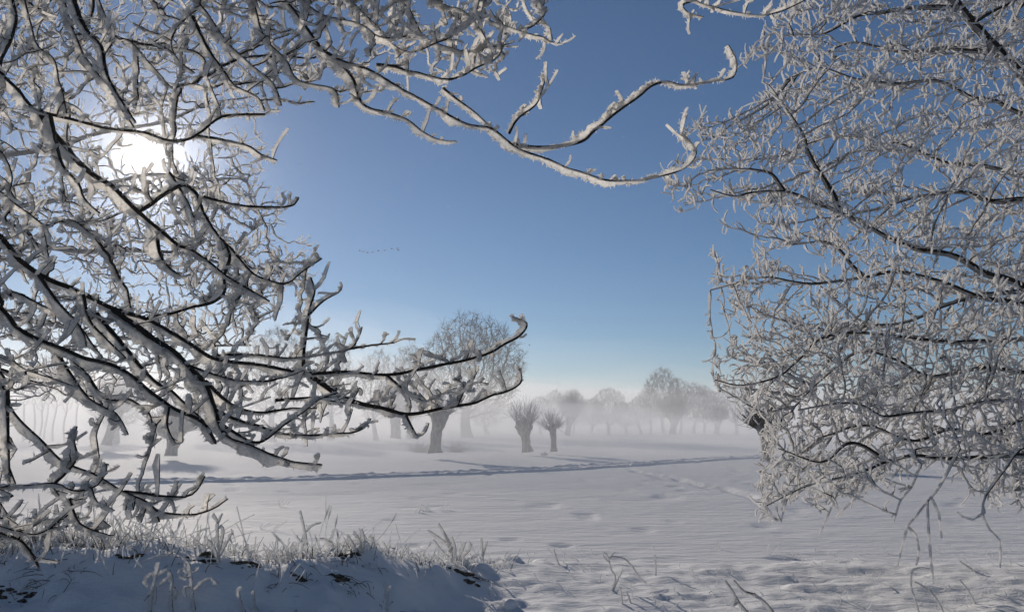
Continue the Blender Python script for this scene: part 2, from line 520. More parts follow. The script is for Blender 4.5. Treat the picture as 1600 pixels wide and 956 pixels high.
mist(1.75, .0034, 44, 17, 81, 'thin upper veil of mist round the tree crowns')

# ------------------------------------------------------------------ far and middle trees
def pollard(loc, h, w, shoots, sl_, spread, lean=0.0, label='', group=None, dense=False, seed=1, m=None, hw=1.35):
    """Pollard willow: stout leaning trunk, knuckled head, a brush of straight shoots."""
    o = tag(empty('pollard_willow', loc), label, 'tree', group)
    r = np.random.default_rng(seed)
    zs = np.linspace(-.15, h, 12)
    pts = np.stack([lean * (zs / h) ** 1.3 + .06 * np.sin(zs * 2.1 + seed), .05 * np.cos(zs * 1.7 + seed), zs], -1)
    q = np.clip(zs / h, 0, 1)
    rad = w / 2 * (1.15 - .35 * smooth(0, .35, q) + (hw - .8) * smooth(.55, .97, q))
    rad[-1] *= .8
    tb = MB(); tube(tb, pts, rad, 12, .13)
    top = pts[-1] - np.array([0, 0, .12 * h])
    knobs = []
    for k in range(11):
        a = k * 2.4 + r.uniform(-.4, .4); e = r.uniform(.1, 1.3)
        d = np.array([math.cos(a) * math.cos(e), math.sin(a) * math.cos(e), math.sin(e)])
        c = top + d * w * .55 * hw; knobs.append((c, d))
    tb.build('trunk', M_WILLOW, o)
    n_, k_ = 12, 18; hv = []
    for i in range(n_):
        for j in range(k_):
            th, a = math.pi * i / (n_ - 1), 2 * math.pi * j / k_
            d = np.array([math.sin(th) * math.cos(a), math.sin(th) * math.sin(a), math.cos(th)])
            bump = max(math.exp(-((1 - float(d @ kd)) / .07)) for _, kd in knobs)
            hv.append(top + d * w * hw * (.36 + .24 * bump) * np.array([1, 1, .85]))
    hq = [[i * k_ + j, (i + 1) * k_ + j, (i + 1) * k_ + (j + 1) % k_, i * k_ + (j + 1) % k_] for i in range(n_ - 1) for j in range(k_)]
    hb = MB(); hb.add(np.array(hv), np.array(hq)); hb.build('head', M_WILLOW, o)
    sb = MB()
    for k in range(shoots):
        c, d = knobs[r.integers(len(knobs))]
        v = d * spread + np.array([0, 0, 1.0 - .45 * spread]) + r.normal(0, .22 + .2 * spread, 3)
        v /= np.linalg.norm(v); L = sl_ * r.uniform(.45, 1.08) * (1 - .18 * (v[2] < .2))
        n = 5; x = np.linspace(0, 1, n)[:, None]
        p = c + r.normal(0, .05 * w, 3) + v * L * x + np.array([0, 0, 1.]) * .12 * L * x ** 2 + r.normal(0, .03 * L, 3) * x ** 2
        tube(sb, p, np.linspace(.013, .005, n) * (1.3 if dense else 1.0), 3)
        if dense or r.random() < .6:
            for b in range(2 if dense else 1):
                i = r.integers(1, n - 1); v2 = v + r.normal(0, .5, 3); v2 /= np.linalg.norm(v2)
                x2 = np.linspace(0, 1, 4)[:, None]
                tube(sb, p[i] + v2 * L * .38 * x2, np.linspace(.009, .004, 4) * (1.3 if dense else 1), 3)
    sb.build('crown', m or M_TWIG, o)
    return o

def at(px, py):
    return on_ground(G(px, py))

WG = 'pollard willows standing in the mist'
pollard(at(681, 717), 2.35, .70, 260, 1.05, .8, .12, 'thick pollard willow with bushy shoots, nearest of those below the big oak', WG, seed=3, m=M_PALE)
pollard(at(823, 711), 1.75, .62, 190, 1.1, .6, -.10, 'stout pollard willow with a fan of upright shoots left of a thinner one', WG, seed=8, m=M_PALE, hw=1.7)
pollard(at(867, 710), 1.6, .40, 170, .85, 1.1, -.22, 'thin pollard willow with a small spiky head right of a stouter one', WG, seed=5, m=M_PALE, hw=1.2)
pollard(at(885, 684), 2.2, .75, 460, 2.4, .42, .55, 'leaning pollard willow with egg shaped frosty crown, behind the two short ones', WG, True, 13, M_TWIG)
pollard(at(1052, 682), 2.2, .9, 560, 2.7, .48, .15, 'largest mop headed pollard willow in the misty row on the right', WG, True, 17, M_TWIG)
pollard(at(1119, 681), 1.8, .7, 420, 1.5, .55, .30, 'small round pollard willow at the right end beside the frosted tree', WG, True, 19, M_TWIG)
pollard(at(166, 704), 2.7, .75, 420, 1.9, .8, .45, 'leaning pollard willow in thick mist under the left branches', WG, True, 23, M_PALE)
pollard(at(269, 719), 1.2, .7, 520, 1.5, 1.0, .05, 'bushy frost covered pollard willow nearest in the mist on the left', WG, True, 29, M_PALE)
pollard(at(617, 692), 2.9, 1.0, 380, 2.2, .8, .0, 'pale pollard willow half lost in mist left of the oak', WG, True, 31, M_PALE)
pollard(at(1199, 728), 1.75, .5, 300, 1.0, .9, -.1, 'dark pollard willow half hidden behind the frosted tree on the right', WG, False, 37, m=M_OAK)
pollard(at(1600, 776), 1.0, .6, 120, .8, .8, .1, 'dark pollard stump at the right edge of the picture', WG, False, 41, m=M_OAK)

def crown_tree(name, h, crown, trunk_h, tr, m_tr, m_cr, n_attr, seed, twig=.02, parts=True, low=0.0, D=None, ex=.56):
    """Builds a bare broadleaved tree by growing it into an ellipsoidal crown: parts trunk and crown."""
    global RNG
    keep_rng = RNG; RNG = np.random.default_rng(seed)
    cx, cz, rx, rz = crown
    a = RNG.normal(0, 1, (n_attr * 2, 3)); a /= np.linalg.norm(a, axis=1, keepdims=True)
    a *= RNG.uniform(.12, 1, (len(a), 1)) ** .42
    lob = 1 + .22 * np.array([vnoise(d[0] * 2.2 + seed, d[2] * 2.2 + d[1], seed) for d in a])[:, None]
    a = a * lob * np.array([rx, rx, rz]) + np.array([cx, 0, cz])
    a = a[a[:, 2] > low][:n_attr]
    D = D or h / 34
    nt_ = max(3, int(trunk_h / D))
    nodes = [np.array([.02 * h * math.sin(k * .3 + seed), .015 * h * math.cos(k * .37 + seed), -.2 + trunk_h * k / (nt_ - 1)]) for k in range(nt_)]
    N, Pn, _ = colonize(nodes, [-1] + list(range(nt_ - 1)), [0] * nt_, a, D, D * 9, D * 1.7, 90, .28, (0, 0, .08))
    ch, cnt = chains(N, Pn)
    mx = cnt.max(); rad = np.maximum(twig, tr * (cnt / mx) ** ex)
    o = empty(name); tb, cb = MB(), MB()
    for c in ch:
        p = N[c]; rr = rad[c].copy(); rr[0] = min(rr[0], rr[1] * 1.25)
        big = rr.max() > tr * .24
        if rr.max() > tr * .8:
            z = p[:, 2]; rr = rr * (1 + .6 * np.exp(-np.maximum(z, 0) / (.05 * h)))
        tube(tb if big else cb, p, rr, 9 if big else 3, .08 if big else 0)
    # twigs at the tips and along the thin wood
    for i in range(len(N)):
        if cnt[i] > 4: continue
        d0 = N[i] - N[Pn[i]]
        for k in range(5 if cnt[i] == 1 else 2):
            d = d0 / (np.linalg.norm(d0) + 1e-9) + RNG.normal(0, .55, 3); d /= np.linalg.norm(d)
            L = D * RNG.uniform(1.0, 2.6)
            x = np.linspace(0, 1, 4)[:, None]
            tube(cb, N[i] + d * L * x + RNG.normal(0, .1 * L, 3) * x ** 2, np.linspace(twig, twig * .5, 4), 3)
    tb.build('trunk', m_tr, o); cb.build('crown', m_cr, o)
    RNG = keep_rng
    return o

def copy_tree(o, loc, rz=0.0, sc=(1, 1, 1)):
    c = o.copy(); C.objects.link(c); c.location = loc; c.rotation_euler = (0, 0, rz); c.scale = sc
    for k in o.children:
        d = k.copy(); C.objects.link(d); d.parent = c
    return c

oak = crown_tree('oak_tree', 14, (.6, 7.6, 5.9, 6.0), 3.2, .50, M_OAK, M_OAK, 4600, 4, .017, low=1.6)
p_ = at(731, 683); oak.location = p_; oak.rotation_euler = (0, 0, .6)
d_ = np.linalg.norm(p_[:2]); k_ = (d_ * 187 / FPX + .4) / 13.9; oak.scale = (k_ * 1.0, k_ * 1.0, k_)
tag(oak, 'big dark bare oak with wide rounded crown rising above the mist', 'tree')

FG = 'bare trees fading into the mist behind the willows'
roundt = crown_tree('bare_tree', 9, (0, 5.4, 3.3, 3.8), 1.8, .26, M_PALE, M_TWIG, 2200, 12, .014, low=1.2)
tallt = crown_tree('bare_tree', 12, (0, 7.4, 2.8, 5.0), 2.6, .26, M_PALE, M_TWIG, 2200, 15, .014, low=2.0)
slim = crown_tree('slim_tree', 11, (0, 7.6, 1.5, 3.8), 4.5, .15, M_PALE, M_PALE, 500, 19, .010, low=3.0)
used = set()
def far_tree(proto, px, base, topy, wid, label, rz, sy=1.0):
    """Stands a copy (the prototype itself the first time) on the field at its place."""
    p = at(px, base); d = np.hypot(p[0], p[1])
    hh = (base - topy) * d / FPX
    ph = {roundt.name: 9.4, tallt.name: 12.6, slim.name: 11.6}[proto.name]
    pw = {roundt.name: 6.9, tallt.name: 5.8, slim.name: 3.2}[proto.name]
    s = hh / ph; w = wid * d / FPX / pw
    if proto.name not in used:
        used.add(proto.name); o = proto; o.location = p; o.rotation_euler = (0, 0, rz); o.scale = (w, w, s)
    else:
        o = copy_tree(proto, p, rz, (w, w, s))
    tag(o, label, 'tree', FG)
    return o
far_tree(tallt, 866, 680, 607, 36, 'tall pale tree just behind the leaning pollard, left of the gap', .3)
far_tree(roundt, 897, 679, 607, 44, 'rounded pale tree whose top shows over the egg shaped pollard', 1.1)
far_tree(roundt, 952, 680, 605, 62, 'wide pale rounded tree alone between the egg shaped and the largest pollard', 2.3)
far_tree(tallt, 1000, 679, 617, 44, 'low misty tree left of the tall dark topped tree', .9)
far_tree(roundt, 1036, 678, 574, 62, 'tallest tree of the right row, dark crown above the largest pollard', 3.6)
far_tree(tallt, 1086, 678, 598, 50, 'misty tree just right of the largest pollard', 4.4)
far_tree(roundt, 1118, 678, 612, 44, 'misty tree behind the small round pollard', 5.0)
far_tree(tallt, 1150, 679, 600, 50, 'misty tree next to the dark half hidden pollard', 1.9)
far_tree(roundt, 1400, 684, 578, 90, 'blue grey tree seen through the gap in the right tree', 2.9)
far_tree(tallt, 585, 688, 545, 70, 'bare tree over the pale pollard, left of the oak', .5)
far_tree(roundt, 640, 686, 537, 80, 'bushy bare tree close on the left of the oak', 1.6)
far_tree(tallt, 515, 688, 527, 70, 'bare tree behind the long thin branch tips', 2.8)
far_tree(roundt, 425, 690, 515, 110, 'spreading bare tree seen through the lower left branches', 3.3)
far_tree(tallt, 330, 690, 560, 90, 'tree almost lost in bright mist below the left branches', 4.1)
far_tree(roundt, 180, 692, 590, 90, 'faint tree in bright mist over the leaning left pollard', 5.3)
far_tree(tallt, 760, 679, 622, 70, 'low faint tree behind the foot of the oak', .2)
far_tree(roundt, 925, 678, 622, 50, 'low rounded tree filling the gap right of the egg shaped pollard', .8)
far_tree(roundt, 978, 678, 628, 46, 'lowest rounded tree between the wide pale one and the tall dark topped one', 4.7)
far_tree(tallt, 1016, 678, 606, 44, 'slender misty tree leaning on the left of the tall dark topped tree', 2.2)
far_tree(tallt, 1064, 678, 590, 46, 'misty tree directly behind the largest pollard', 3.1)
far_tree(roundt, 1102, 678, 603, 48, 'rounded misty tree between the largest and the small round pollard', 1.4)
far_tree(roundt, 845, 679, 618, 46, 'faint rounded tree left of the tall pale tree', 2.6)
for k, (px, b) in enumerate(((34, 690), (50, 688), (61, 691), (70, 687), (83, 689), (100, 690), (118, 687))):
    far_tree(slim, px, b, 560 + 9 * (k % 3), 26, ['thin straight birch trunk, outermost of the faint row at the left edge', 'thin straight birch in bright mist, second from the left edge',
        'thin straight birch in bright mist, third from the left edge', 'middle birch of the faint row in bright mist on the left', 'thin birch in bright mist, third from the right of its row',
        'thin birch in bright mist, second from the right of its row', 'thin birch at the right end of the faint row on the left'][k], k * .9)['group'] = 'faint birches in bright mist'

def far_wood():
    mb = MB(); r = np.random.default_rng(77)
    for k in range(2600):
        x = r.uniform(-260, 260); y = 285 + 25 * math.sin(x / 60.) + r.uniform(0, 30)
        h = 8 + 5 * float(vnoise(x / 35., 0., 71)) + 3 * float(vnoise(x / 9., 1., 72)); h = max(3.5, h) * r.uniform(.7, 1.0)
        z = float(H(x, y)); n = 3
        b = np.array([x, y, z + h * r.uniform(0, .55)]); d = np.array([r.normal(0, .9), r.normal(0, .5), h * .42])
        tube(mb, np.array([b, b + d * .5 + r.normal(0, .15, 3), b + d]), np.array([.30, .22, .08]), 3)
    tag(mb.build('far_wood', M_TWIG), 'dim band of bare woodland along the horizon', None, None, 'stuff')
far_wood()

def bush(px, py, n, R, label):
    o = tag(empty('frosted_bush', at(px, py)), label, 'bush', 'low frosted scrub at the foot of the trees')
    mb = MB(); r = np.random.default_rng(int(px))
    for k in range(n):
        a = r.uniform(0, 6.28); e = r.uniform(.2, 1.4); d = np.array([math.cos(a) * math.cos(e) * 1.3, math.sin(a) * math.cos(e), math.sin(e) * .75])
        x = np.linspace(0, 1, 5)[:, None]; L = R * r.uniform(.5, 1.1)
        p = r.normal(0, .12 * R, 3) * np.array([1.6, 1, 0]) + d * L * x + r.normal(0, .1 * L, 3) * x ** 2
        tube(mb, p, np.linspace(.014, .007, 5), 3)
    mb.build('twig', M_PALE, o)
bush(712, 706, 160, .8, 'low frosted bush right of the nearest pollard trunk')
bush(655, 706, 140, .8, 'low frosted bush left of the nearest pollard trunk')
bush(850, 711, 40, .3, 'tiny frosted bush between the two short pollards')
# ------------------------------------------------------------------ frosted trees in front
def in_poly(poly, n):
    """Random pixels inside a polygon."""
    p = np.array(poly, float); out = []
    lo, hi = p.min(0), p.max(0)
    while len(out) < n:
        q = RNG.uniform(lo, hi, (n * 2, 2))
        inside = np.zeros(len(q), bool); j = len(p) - 1
        for i in range(len(p)):
            c = ((p[i, 1] > q[:, 1]) != (p[j, 1] > q[:, 1])) & (q[:, 0] < (p[j, 0] - p[i, 0]) * (q[:, 1] - p[i, 1]) / (p[j, 1] - p[i, 1] + 1e-9) + p[i, 0])
            inside ^= c; j = i
        out += list(q[inside])
    return np.array(out[:n])

def lift(px, Y):
    return np.array([P(a, b, y) for (a, b), y in zip(px, Y)])

class Grower:
    """Grows one rime covered tree: traced limbs, twigs filled in between them, spurs, frost on everything."""
    def __init__(s, root, spike, k, step):
        s.root = root; s.spike = spike; s.k = k; s.step = step
        s.bark = {}; s.fr = {}; s.jit = .32
    def mbs(s, i):
        if i not in s.bark: s.bark[i] = MB(); s.fr[i] = MB()
        return s.bark[i], s.fr[i]
    def put(s, i, pts, rad, grow, thick, spikes=None, kb=5, kf=None):
        b, f = s.mbs(i)
        pts = np.asarray(pts) - s.org
        if kb:
            e = 2 if kb == 3 and len(pts) % 2 and len(pts) < 7 else 1             # short spurs: every other ring
            tube(b, pts[::e], np.asarray(rad)[::e], kb, .08)
        v = to_px(pts + s.org); seen = np.nonzero((v[:, 0] > -220) & (v[:, 0] < 1820) & (v[:, 1] > -220))[0]
        if len(seen) < 2: return
        if len(seen) < len(pts):                                                  # far outside the view the bark stays bare
            sl = slice(seen[0], seen[-1] + 1); n0 = len(pts)
            pts = pts[sl]; rad = (np.asarray(rad) * np.ones(n0))[sl]
            if grow is not None: grow = (np.asarray(grow) * np.ones(n0))[sl]; thick = (np.asarray(thick) * np.ones(n0))[sl]
        if grow is None: return
        n = len(pts); g = np.asarray(grow) * np.ones(n); th = np.asarray(thick) * np.ones(n)
        mod = 1 + .38 * np.interp(np.arange(n), np.linspace(0, n, max(3, n // 4)), RNG.uniform(-1, 1, max(3, n // 4)))
        frost(f, pts, rad, g * mod, th * (0.8 + .4 * (mod - .6)), kf or s.k, s.jit, s.spike if spikes is None else spikes, s.sl)
    def finish(s):
        for i in sorted(s.bark):
            if not s.bark[i].n: continue
            l = s.bark[i].build('limb', M_BARK, s.root)
            if s.fr[i].n: s.fr[i].build('hoarfrost', s.fm, l, smooth_=False)

def limb_path(px, Y0, Y1, anchor, step):
    """Traced limb with its hidden run back to the trunk, outside the picture."""
    Y = np.linspace(Y0, Y1, len(px))
    p = lift(px, Y)
    pre = []
    if anchor is not None:
        t = p[0] - p[1]; t /= np.linalg.norm(t); d = np.linalg.norm(anchor - p[0])
        pre = [anchor, anchor * .35 + (p[0] + t * d * .5) * .65]
    return resample(np.array(pre + list(p)), step), len(pre)

def spur(gr, i, p0, t, L, r0, g, th, up, curl, steps=6, depth=1, spikes=None, bark=True, stray=.6):
    d = t * RNG.uniform(.3, 1.0) + RNG.normal(0, stray, 3) + up * RNG.uniform(.0, .9)
    d /= np.linalg.norm(d); c = RNG.normal(0, curl, 3) + up * curl
    p = [p0]; dd = d
    for _ in range(steps - 1):                                   # bends steadily like a curled twig
        p.append(p[-1] + dd * (L / (steps - 1)))
        dd = dd + c * (4.5 / steps) * .55 + RNG.normal(0, .10, 3); dd /= np.linalg.norm(dd)
    p = np.array(p)
    gr.put(i, p, np.linspace(r0, r0 * .65, steps), g * RNG.uniform(.8, 1.25), th * np.linspace(.8, 1.15, steps), spikes, 3 if bark else 0, 5)
    if depth > 0:
        for k in range(RNG.integers(0, 2)):
            j = RNG.integers(1, steps - 1)
            spur(gr, i, p[j], p[j + 1] - p[j] if j + 1 < steps else d, L * RNG.uniform(.35, .7), r0 * .8, g * .9, th * .9, up, curl, 5, depth - 1, spikes)

UP = np.array([.15, 0, 1.0])

# ---- the near tree on the left
root = tag(empty('frosted_tree', on_ground((-3.3, 2.9))), 'near frost laden tree whose thick rimed branches hang in from the left and top', 'tree', None)
LT = Grower(root, 250, 7, .0130); LT.org = np.array(root.location); LT.sl = .0095; LT.fm = M_FROST
tp = resample(np.array([[-3.3, 2.9, .1], [-3.25, 2.9, 1.4], [-3.12, 2.85, 3.0], [-3.0, 2.7, 4.6], [-2.8, 2.5, 6.4]]), .15)
b = MB(); tube(b, tp - LT.org, np.linspace(.20, .07, len(tp)) * (1 + .5 * np.exp(-np.linspace(0, 14, len(tp)))), 14, .06)
trunk = b.build('trunk', M_BARK, root)
def trunk_pt(T, z):
    return T[np.abs(T[:, 2] - z).argmin()]

# traced in photo pixels: (points, near Y, far Y, bark radius at start / end in px, frost reach px, z where it leaves the trunk)
LIMBS = [
 ([(-60, 335), (0, 369), (31, 404), (72, 435), (125, 457), (176, 482), (232, 498), (289, 532), (339, 560), (408, 571), (485, 584), (546, 581), (605, 586), (652, 580), (705, 568), (751, 558), (789, 537), (816, 524), (822, 505), (802, 495)], 2.1, 2.9, 7.5, 2.0, 20, 3.4),
 ([(485, 587), (517, 611), (564, 630), (611, 643), (646, 647), (693, 637), (737, 628), (787, 613), (813, 596), (813, 575)], 2.55, 2.95, 3.6, 1.6, 15, None),
 ([(-60, 415), (0, 479), (25, 510), (63, 532), (107, 548), (140, 560), (195, 582), (232, 610), (268, 638), (301, 655), (320, 668), (335, 690)], 1.9, 2.1, 8, 3.5, 24, 2.9),
 ([(264, 635), (257, 666), (273, 692), (284, 689)], 2.0, 2.0, 2.2, 1.2, 12, None),
 ([(150, 490), (217, 569), (248, 600), (267, 610), (300, 642), (335, 672)], 2.15, 2.2, 3.8, 2, 20, None),
 ([(176, 484), (195, 500), (257, 541), (295, 572), (317, 594), (333, 632), (348, 682), (389, 698), (430, 713), (462, 722), (500, 728)], 2.15, 2.2, 5.5, 2.2, 26, None),
 ([(88, 550), (119, 594), (151, 629), (176, 647), (192, 662), (203, 678)], 2.0, 2.0, 2.6, 1.5, 19, None),
 ([(113, 560), (141, 597), (176, 625), (201, 625), (232, 644), (240, 665), (252, 655)], 2.05, 2.1, 2.8, 1.4, 15, None),
 ([(-70, 520), (0, 604), (16, 641), (63, 688), (100, 723), (157, 751), (195, 770), (239, 789), (250, 812)], 1.7, 1.9, 4.2, 2, 20, 2.6),
 ([(194, 768), (231, 772), (250, 775), (290, 775), (308, 764), (321, 741)], 1.9, 1.95, 2.4, 1.4, 12, None),
 ([(203, 774), (231, 790), (256, 800), (294, 801), (331, 794), (356, 780)], 1.9, 2.0, 2.2, 1.2, 12, None),
 ([(-80, 770), (0, 764), (81, 758), (100, 766), (122, 769), (150, 757), (168, 736), (171, 724)], 1.65, 1.8, 3, 1.5, 17, 2.3),
 ([(81, 758), (105, 735), (118, 714), (113, 690), (117, 668)], 1.75, 1.75, 2.6, 1.6, 23, None),
 ([(-70, 800), (0, 822), (47, 834), (75, 825), (103, 803)], 1.7, 1.8, 2.5, 1.3, 15, 2.0),
 ([(-60, 810), (0, 832), (28, 844), (45, 862), (58, 886)], 1.75, 1.8, 3, 2.4, 6, 2.0),
 ([(109, 778), (119, 809), (134, 822), (175, 834)], 1.85, 1.9, 2, 1.2, 13, None),
 ([(12, 610), (14, 660), (11, 700), (12, 750)], 1.72, 1.72, 3.0, 1.8, 17, None),
 ([(-60, 70), (0, 120), (38, 155), (60, 170), (110, 185), (155, 198), (190, 203), (225, 206), (262, 218), (290, 217), (312, 205), (330, 190), (352, 182), (385, 181), (410, 176)], 2.0, 2.5, 6, 2.2, 20, 3.8),
 ([(305, 213), (345, 218), (385, 225), (410, 240), (434, 249)], 2.4, 2.45, 2.6, 1.6, 13, None),
 ([(60, 172), (80, 205), (105, 235), (119, 250), (150, 275), (176, 291), (216, 335), (251, 360), (280, 380), (301, 391), (348, 429), (385, 450), (420, 468)], 2.05, 2.5, 5, 1.8, 18, None),
 ([(78, 180), (94, 250), (119, 285), (129, 310), (154, 332)], 2.05, 2.1, 3.4, 1.8, 17, None),
 ([(216, 330), (235, 320), (262, 300), (290, 288), (311, 306), (320, 332), (348, 375), (364, 391), (395, 426), (420, 436), (449, 444), (470, 428), (500, 405)], 2.4, 2.7, 3.0, 1.6, 17, None),
 ([(265, 270), (285, 300), (300, 335), (305, 350)], 2.5, 2.5, 2.4, 1.6, 15, None),
 ([(318, 308), (373, 322), (420, 325), (455, 322), (465, 308)], 2.5, 2.6, 2.4, 1.5, 11, None),
 ([(245, 367), (250, 395), (262, 415), (285, 432), (300, 430)], 2.4, 2.4, 3, 2, 18, None),
 ([(348, 375), (360, 400), (352, 430), (355, 455), (340, 470), (310, 480), (270, 488), (232, 497)], 2.55, 2.4, 2.2, 2.6, 14, None),
 ([(40, -60), (20, -10), (25, 30), (10, 75), (0, 112), (-15, 150)], 2.3, 2.2, 4, 3, 16, 4.6),
 ([(70, -60), (95, -10), (125, 75), (150, 110), (172, 138), (190, 170), (208, 198)], 2.4, 2.4, 3.6, 2, 20, 4.6),
 ([(15, -60), (35, -10), (55, 65), (85, 90), (92, 130), (105, 175)], 2.5, 2.6, 3, 1.6, 15, 4.5),
 ([(120, -60), (150, -10), (180, 55), (200, 62), (235, 100), (265, 135), (292, 130), (330, 138)], 2.7, 2.9, 2.6, 1.4, 15, 4.8),
 ([(110, -30), (130, 40), (160, 75), (170, 120), (185, 150), (212, 192)], 2.2, 2.2, 4.2, 2.2, 10, None),
 ([(250, -60), (312, 0), (297, 25), (268, 62), (280, 95), (302, 112)], 2.6, 2.6, 3.2, 1.8, 17, 4.8),
 ([(300, 25), (325, 75), (350, 110), (368, 132), (400, 150), (412, 172)], 2.6, 2.7, 2.8, 1.5, 14, None),
 ([(255, -60), (315, 10), (345, 50), (372, 82), (395, 105), (428, 133), (440, 162)], 2.5, 2.6, 4, 1.8, 19, 4.9),
 ([(340, -60), (390, 0), (412, 55), (450, 98), (470, 130), (520, 140), (530, 165)], 2.4, 2.5, 4, 1.8, 18, 5.0),
 ([(380, -60), (430, -15), (470, 30), (507, 82), (550, 100), (588, 116), (635, 141), (676, 166), (726, 191), (767, 201), (805, 231), (839, 245), (900, 267), (940, 281), (974, 283), (1024, 276), (1068, 263), (1087, 236), (1064, 207)], 2.3, 2.6, 6, 1.8, 20, 5.2),
 ([(800, 227), (850, 231), (907, 221), (930, 202), (960, 177), (997, 151), (1032, 126), (1060, 131), (1084, 132), (1128, 127), (1148, 114), (1151, 94), (1138, 73)], 2.5, 2.6, 3.2, 1.8, 17, None),
 ([(795, 209), (808, 188), (836, 166), (845, 145), (852, 122)], 2.5, 2.5, 2.2, 1.4, 13, None),
 ([(507, 82), (526, 95), (551, 122), (569, 163), (601, 173), (639, 188), (664, 207), (690, 220), (712, 223)], 2.4, 2.45, 3.6, 1.5, 18, None),
 ([(588, 102), (620, 104), (639, 113), (692, 125), (720, 118), (745, 104), (775, 92), (788, 70)], 2.4, 2.5, 2.8, 1.4, 17, None),
 ([(692, 138), (726, 166), (750, 185), (770, 201)], 2.5, 2.5, 2.2, 1.6, 12, None),
 ([(690, -60), (745, 0), (764, 31), (792, 41), (827, 53), (848, 58), (862, 66), (860, 46)], 2.5, 2.6, 3.2, 1.5, 16, 5.4),
 ([(817, 47), (835, 40), (852, 25), (856, 12)], 2.6, 2.6, 2, 1.3, 12, None),
 ([(480, -60), (545, 0), (585, 40), (632, 80), (690, 62), (720, 40)], 2.3, 2.4, 4.2, 1.8, 20, 5.1),
 ([(560, -60), (625, 0), (650, 35), (670, 62), (720, 80), (770, 72), (790, 85)], 2.5, 2.6, 3.4, 1.6, 18, 5.2),
 ([(420, -60), (470, 0), (500, 25), (560, 40), (600, 60), (650, 52)], 2.2, 2.3, 4, 1.8, 21, 5.1),
 ([(610, -60), (680, 0), (720, 15), (745, 38), (760, 70), (738, 92)], 2.5, 2.6, 3, 1.6, 17, 5.3),
 ([(900, -80), (1000, -45), (1085, 0), (1112, 10), (1138, 17), (1185, 25), (1215, 20), (1250, 5), (1275, -10)], 2.4, 2.5, 3, 1.6, 14, 5.8),
 ([(1085, 0), (1068, 8), (1078, 22), (1100, 28)], 2.45, 2.45, 2.2, 1.4, 14, None),
 ([(473, 583), (474, 568), (480, 500), (488, 470), (492, 455), (486, 436)], 2.5, 2.5, 3, 1.8, 12, None),
 ([(484, 490), (505, 470), (528, 458), (534, 452)], 2.5, 2.5, 2, 1.3, 11, None),
 ([(339, 556), (400, 553), (467, 558), (510, 552), (545, 545), (560, 528), (566, 513)], 2.45, 2.5, 2.6, 1.4, 12, None),
 ([(545, 545), (580, 541), (615, 536)], 2.5, 2.6, 1.6, 1.1, 9, None),
 ([(605, 587), (630, 606), (658, 627), (672, 626), (688, 618)], 2.6, 2.6, 2.2, 1.2, 12, None),
 ([(634, 648), (643, 668), (652, 682), (664, 672), (668, 658)], 2.6, 2.6, 2, 1.2, 12, None),
 ([(715, 632), (728, 608), (722, 596), (714, 592)], 2.75, 2.75, 1.8, 1.2, 11, None),
 ([(728, 608), (738, 596), (745, 582)], 2.75, 2.75, 1.6, 1.1, 10, None),
 ([(430, 625), (473, 620), (530, 628), (560, 632)], 2.4, 2.5, 2, 1.2, 12, None),
 ([(320, 595), (360, 630), (400, 642), (440, 640), (490, 638)], 2.3, 2.4, 3, 1.3, 16, None),
 ([(335, 640), (400, 668), (473, 682), (520, 678), (548, 676), (568, 668), (578, 655)], 2.25, 2.35, 2.8, 1.3, 14, None),
 ([(348, 665), (400, 690), (450, 660), (500, 630), (530, 612)], 2.2, 2.3, 2.4, 1.2, 15, None),
 ([(295, 572), (350, 590), (400, 596), (440, 590), (475, 575)], 2.3, 2.35, 2.4, 1.4, 15, None),
 ([(-50, 545), (0, 556), (40, 580), (75, 590), (105, 598)], 1.9, 1.95, 2.2, 1.2, 15, 2.8),
 ([(40, 580), (45, 600), (60, 606)], 1.9, 1.9, 1.6, 1.1, 12, None),
 ([(-50, 450), (20, 455), (70, 480), (120, 500), (150, 545)], 2.2, 2.3, 3.5, 2, 22, 3.1),
 ([(60, 430), (95, 480), (125, 520), (132, 540)], 2.1, 2.1, 3, 1.6, 18, None),
 ([(130, 460), (140, 500), (170, 530), (200, 560)], 2.1, 2.15, 2.6, 1.5, 18, None),
 ([(-50, 280), (0, 300), (40, 330), (70, 352), (110, 345), (150, 372)], 2.4, 2.5, 3, 1.5, 14, 3.5),
 ([(-40, 200), (0, 235), (20, 270), (15, 300)], 2.2, 2.2, 2.6, 1.6, 14, 3.8),
]
paths = []
for li, (px, y0, y1, r0, r1, fg, z) in enumerate(LIMBS):
    an = trunk_pt(tp, z) if z else None
    p, npre = limb_path(px, y0, y1, an, LT.step)
    p = p + np.concatenate([np.zeros((1, 3)), wob(p[1:], .0010, .25)]) + kink(len(p), .0028, 5)
    d = p[:, 1]; x = np.linspace(0, 1, len(p))
    rad = (1.25 - .4 * x) * (r0 + (r1 - r0) * x ** .8) * d / FPX
    if z:
        far = np.maximum(0, -to_px(p)[:, 0] / 900) + np.maximum(0, -to_px(p)[:, 1] / 900)
        rad = rad * (1 + .9 * np.minimum(far, 1.2))
    LT.put(li, p, rad, fg * (1 - .3 * x) * d / FPX * .58 * (1 + .35 * kink(len(p), 1, 2)[:, 0].clip(-1.3, 1.6)), np.maximum(rad * .85, (.20 - .05 * x) * fg * d / FPX) , None, 5)
    if z is None or True: paths.append((li, p, rad, fg * np.mean(d) / FPX))
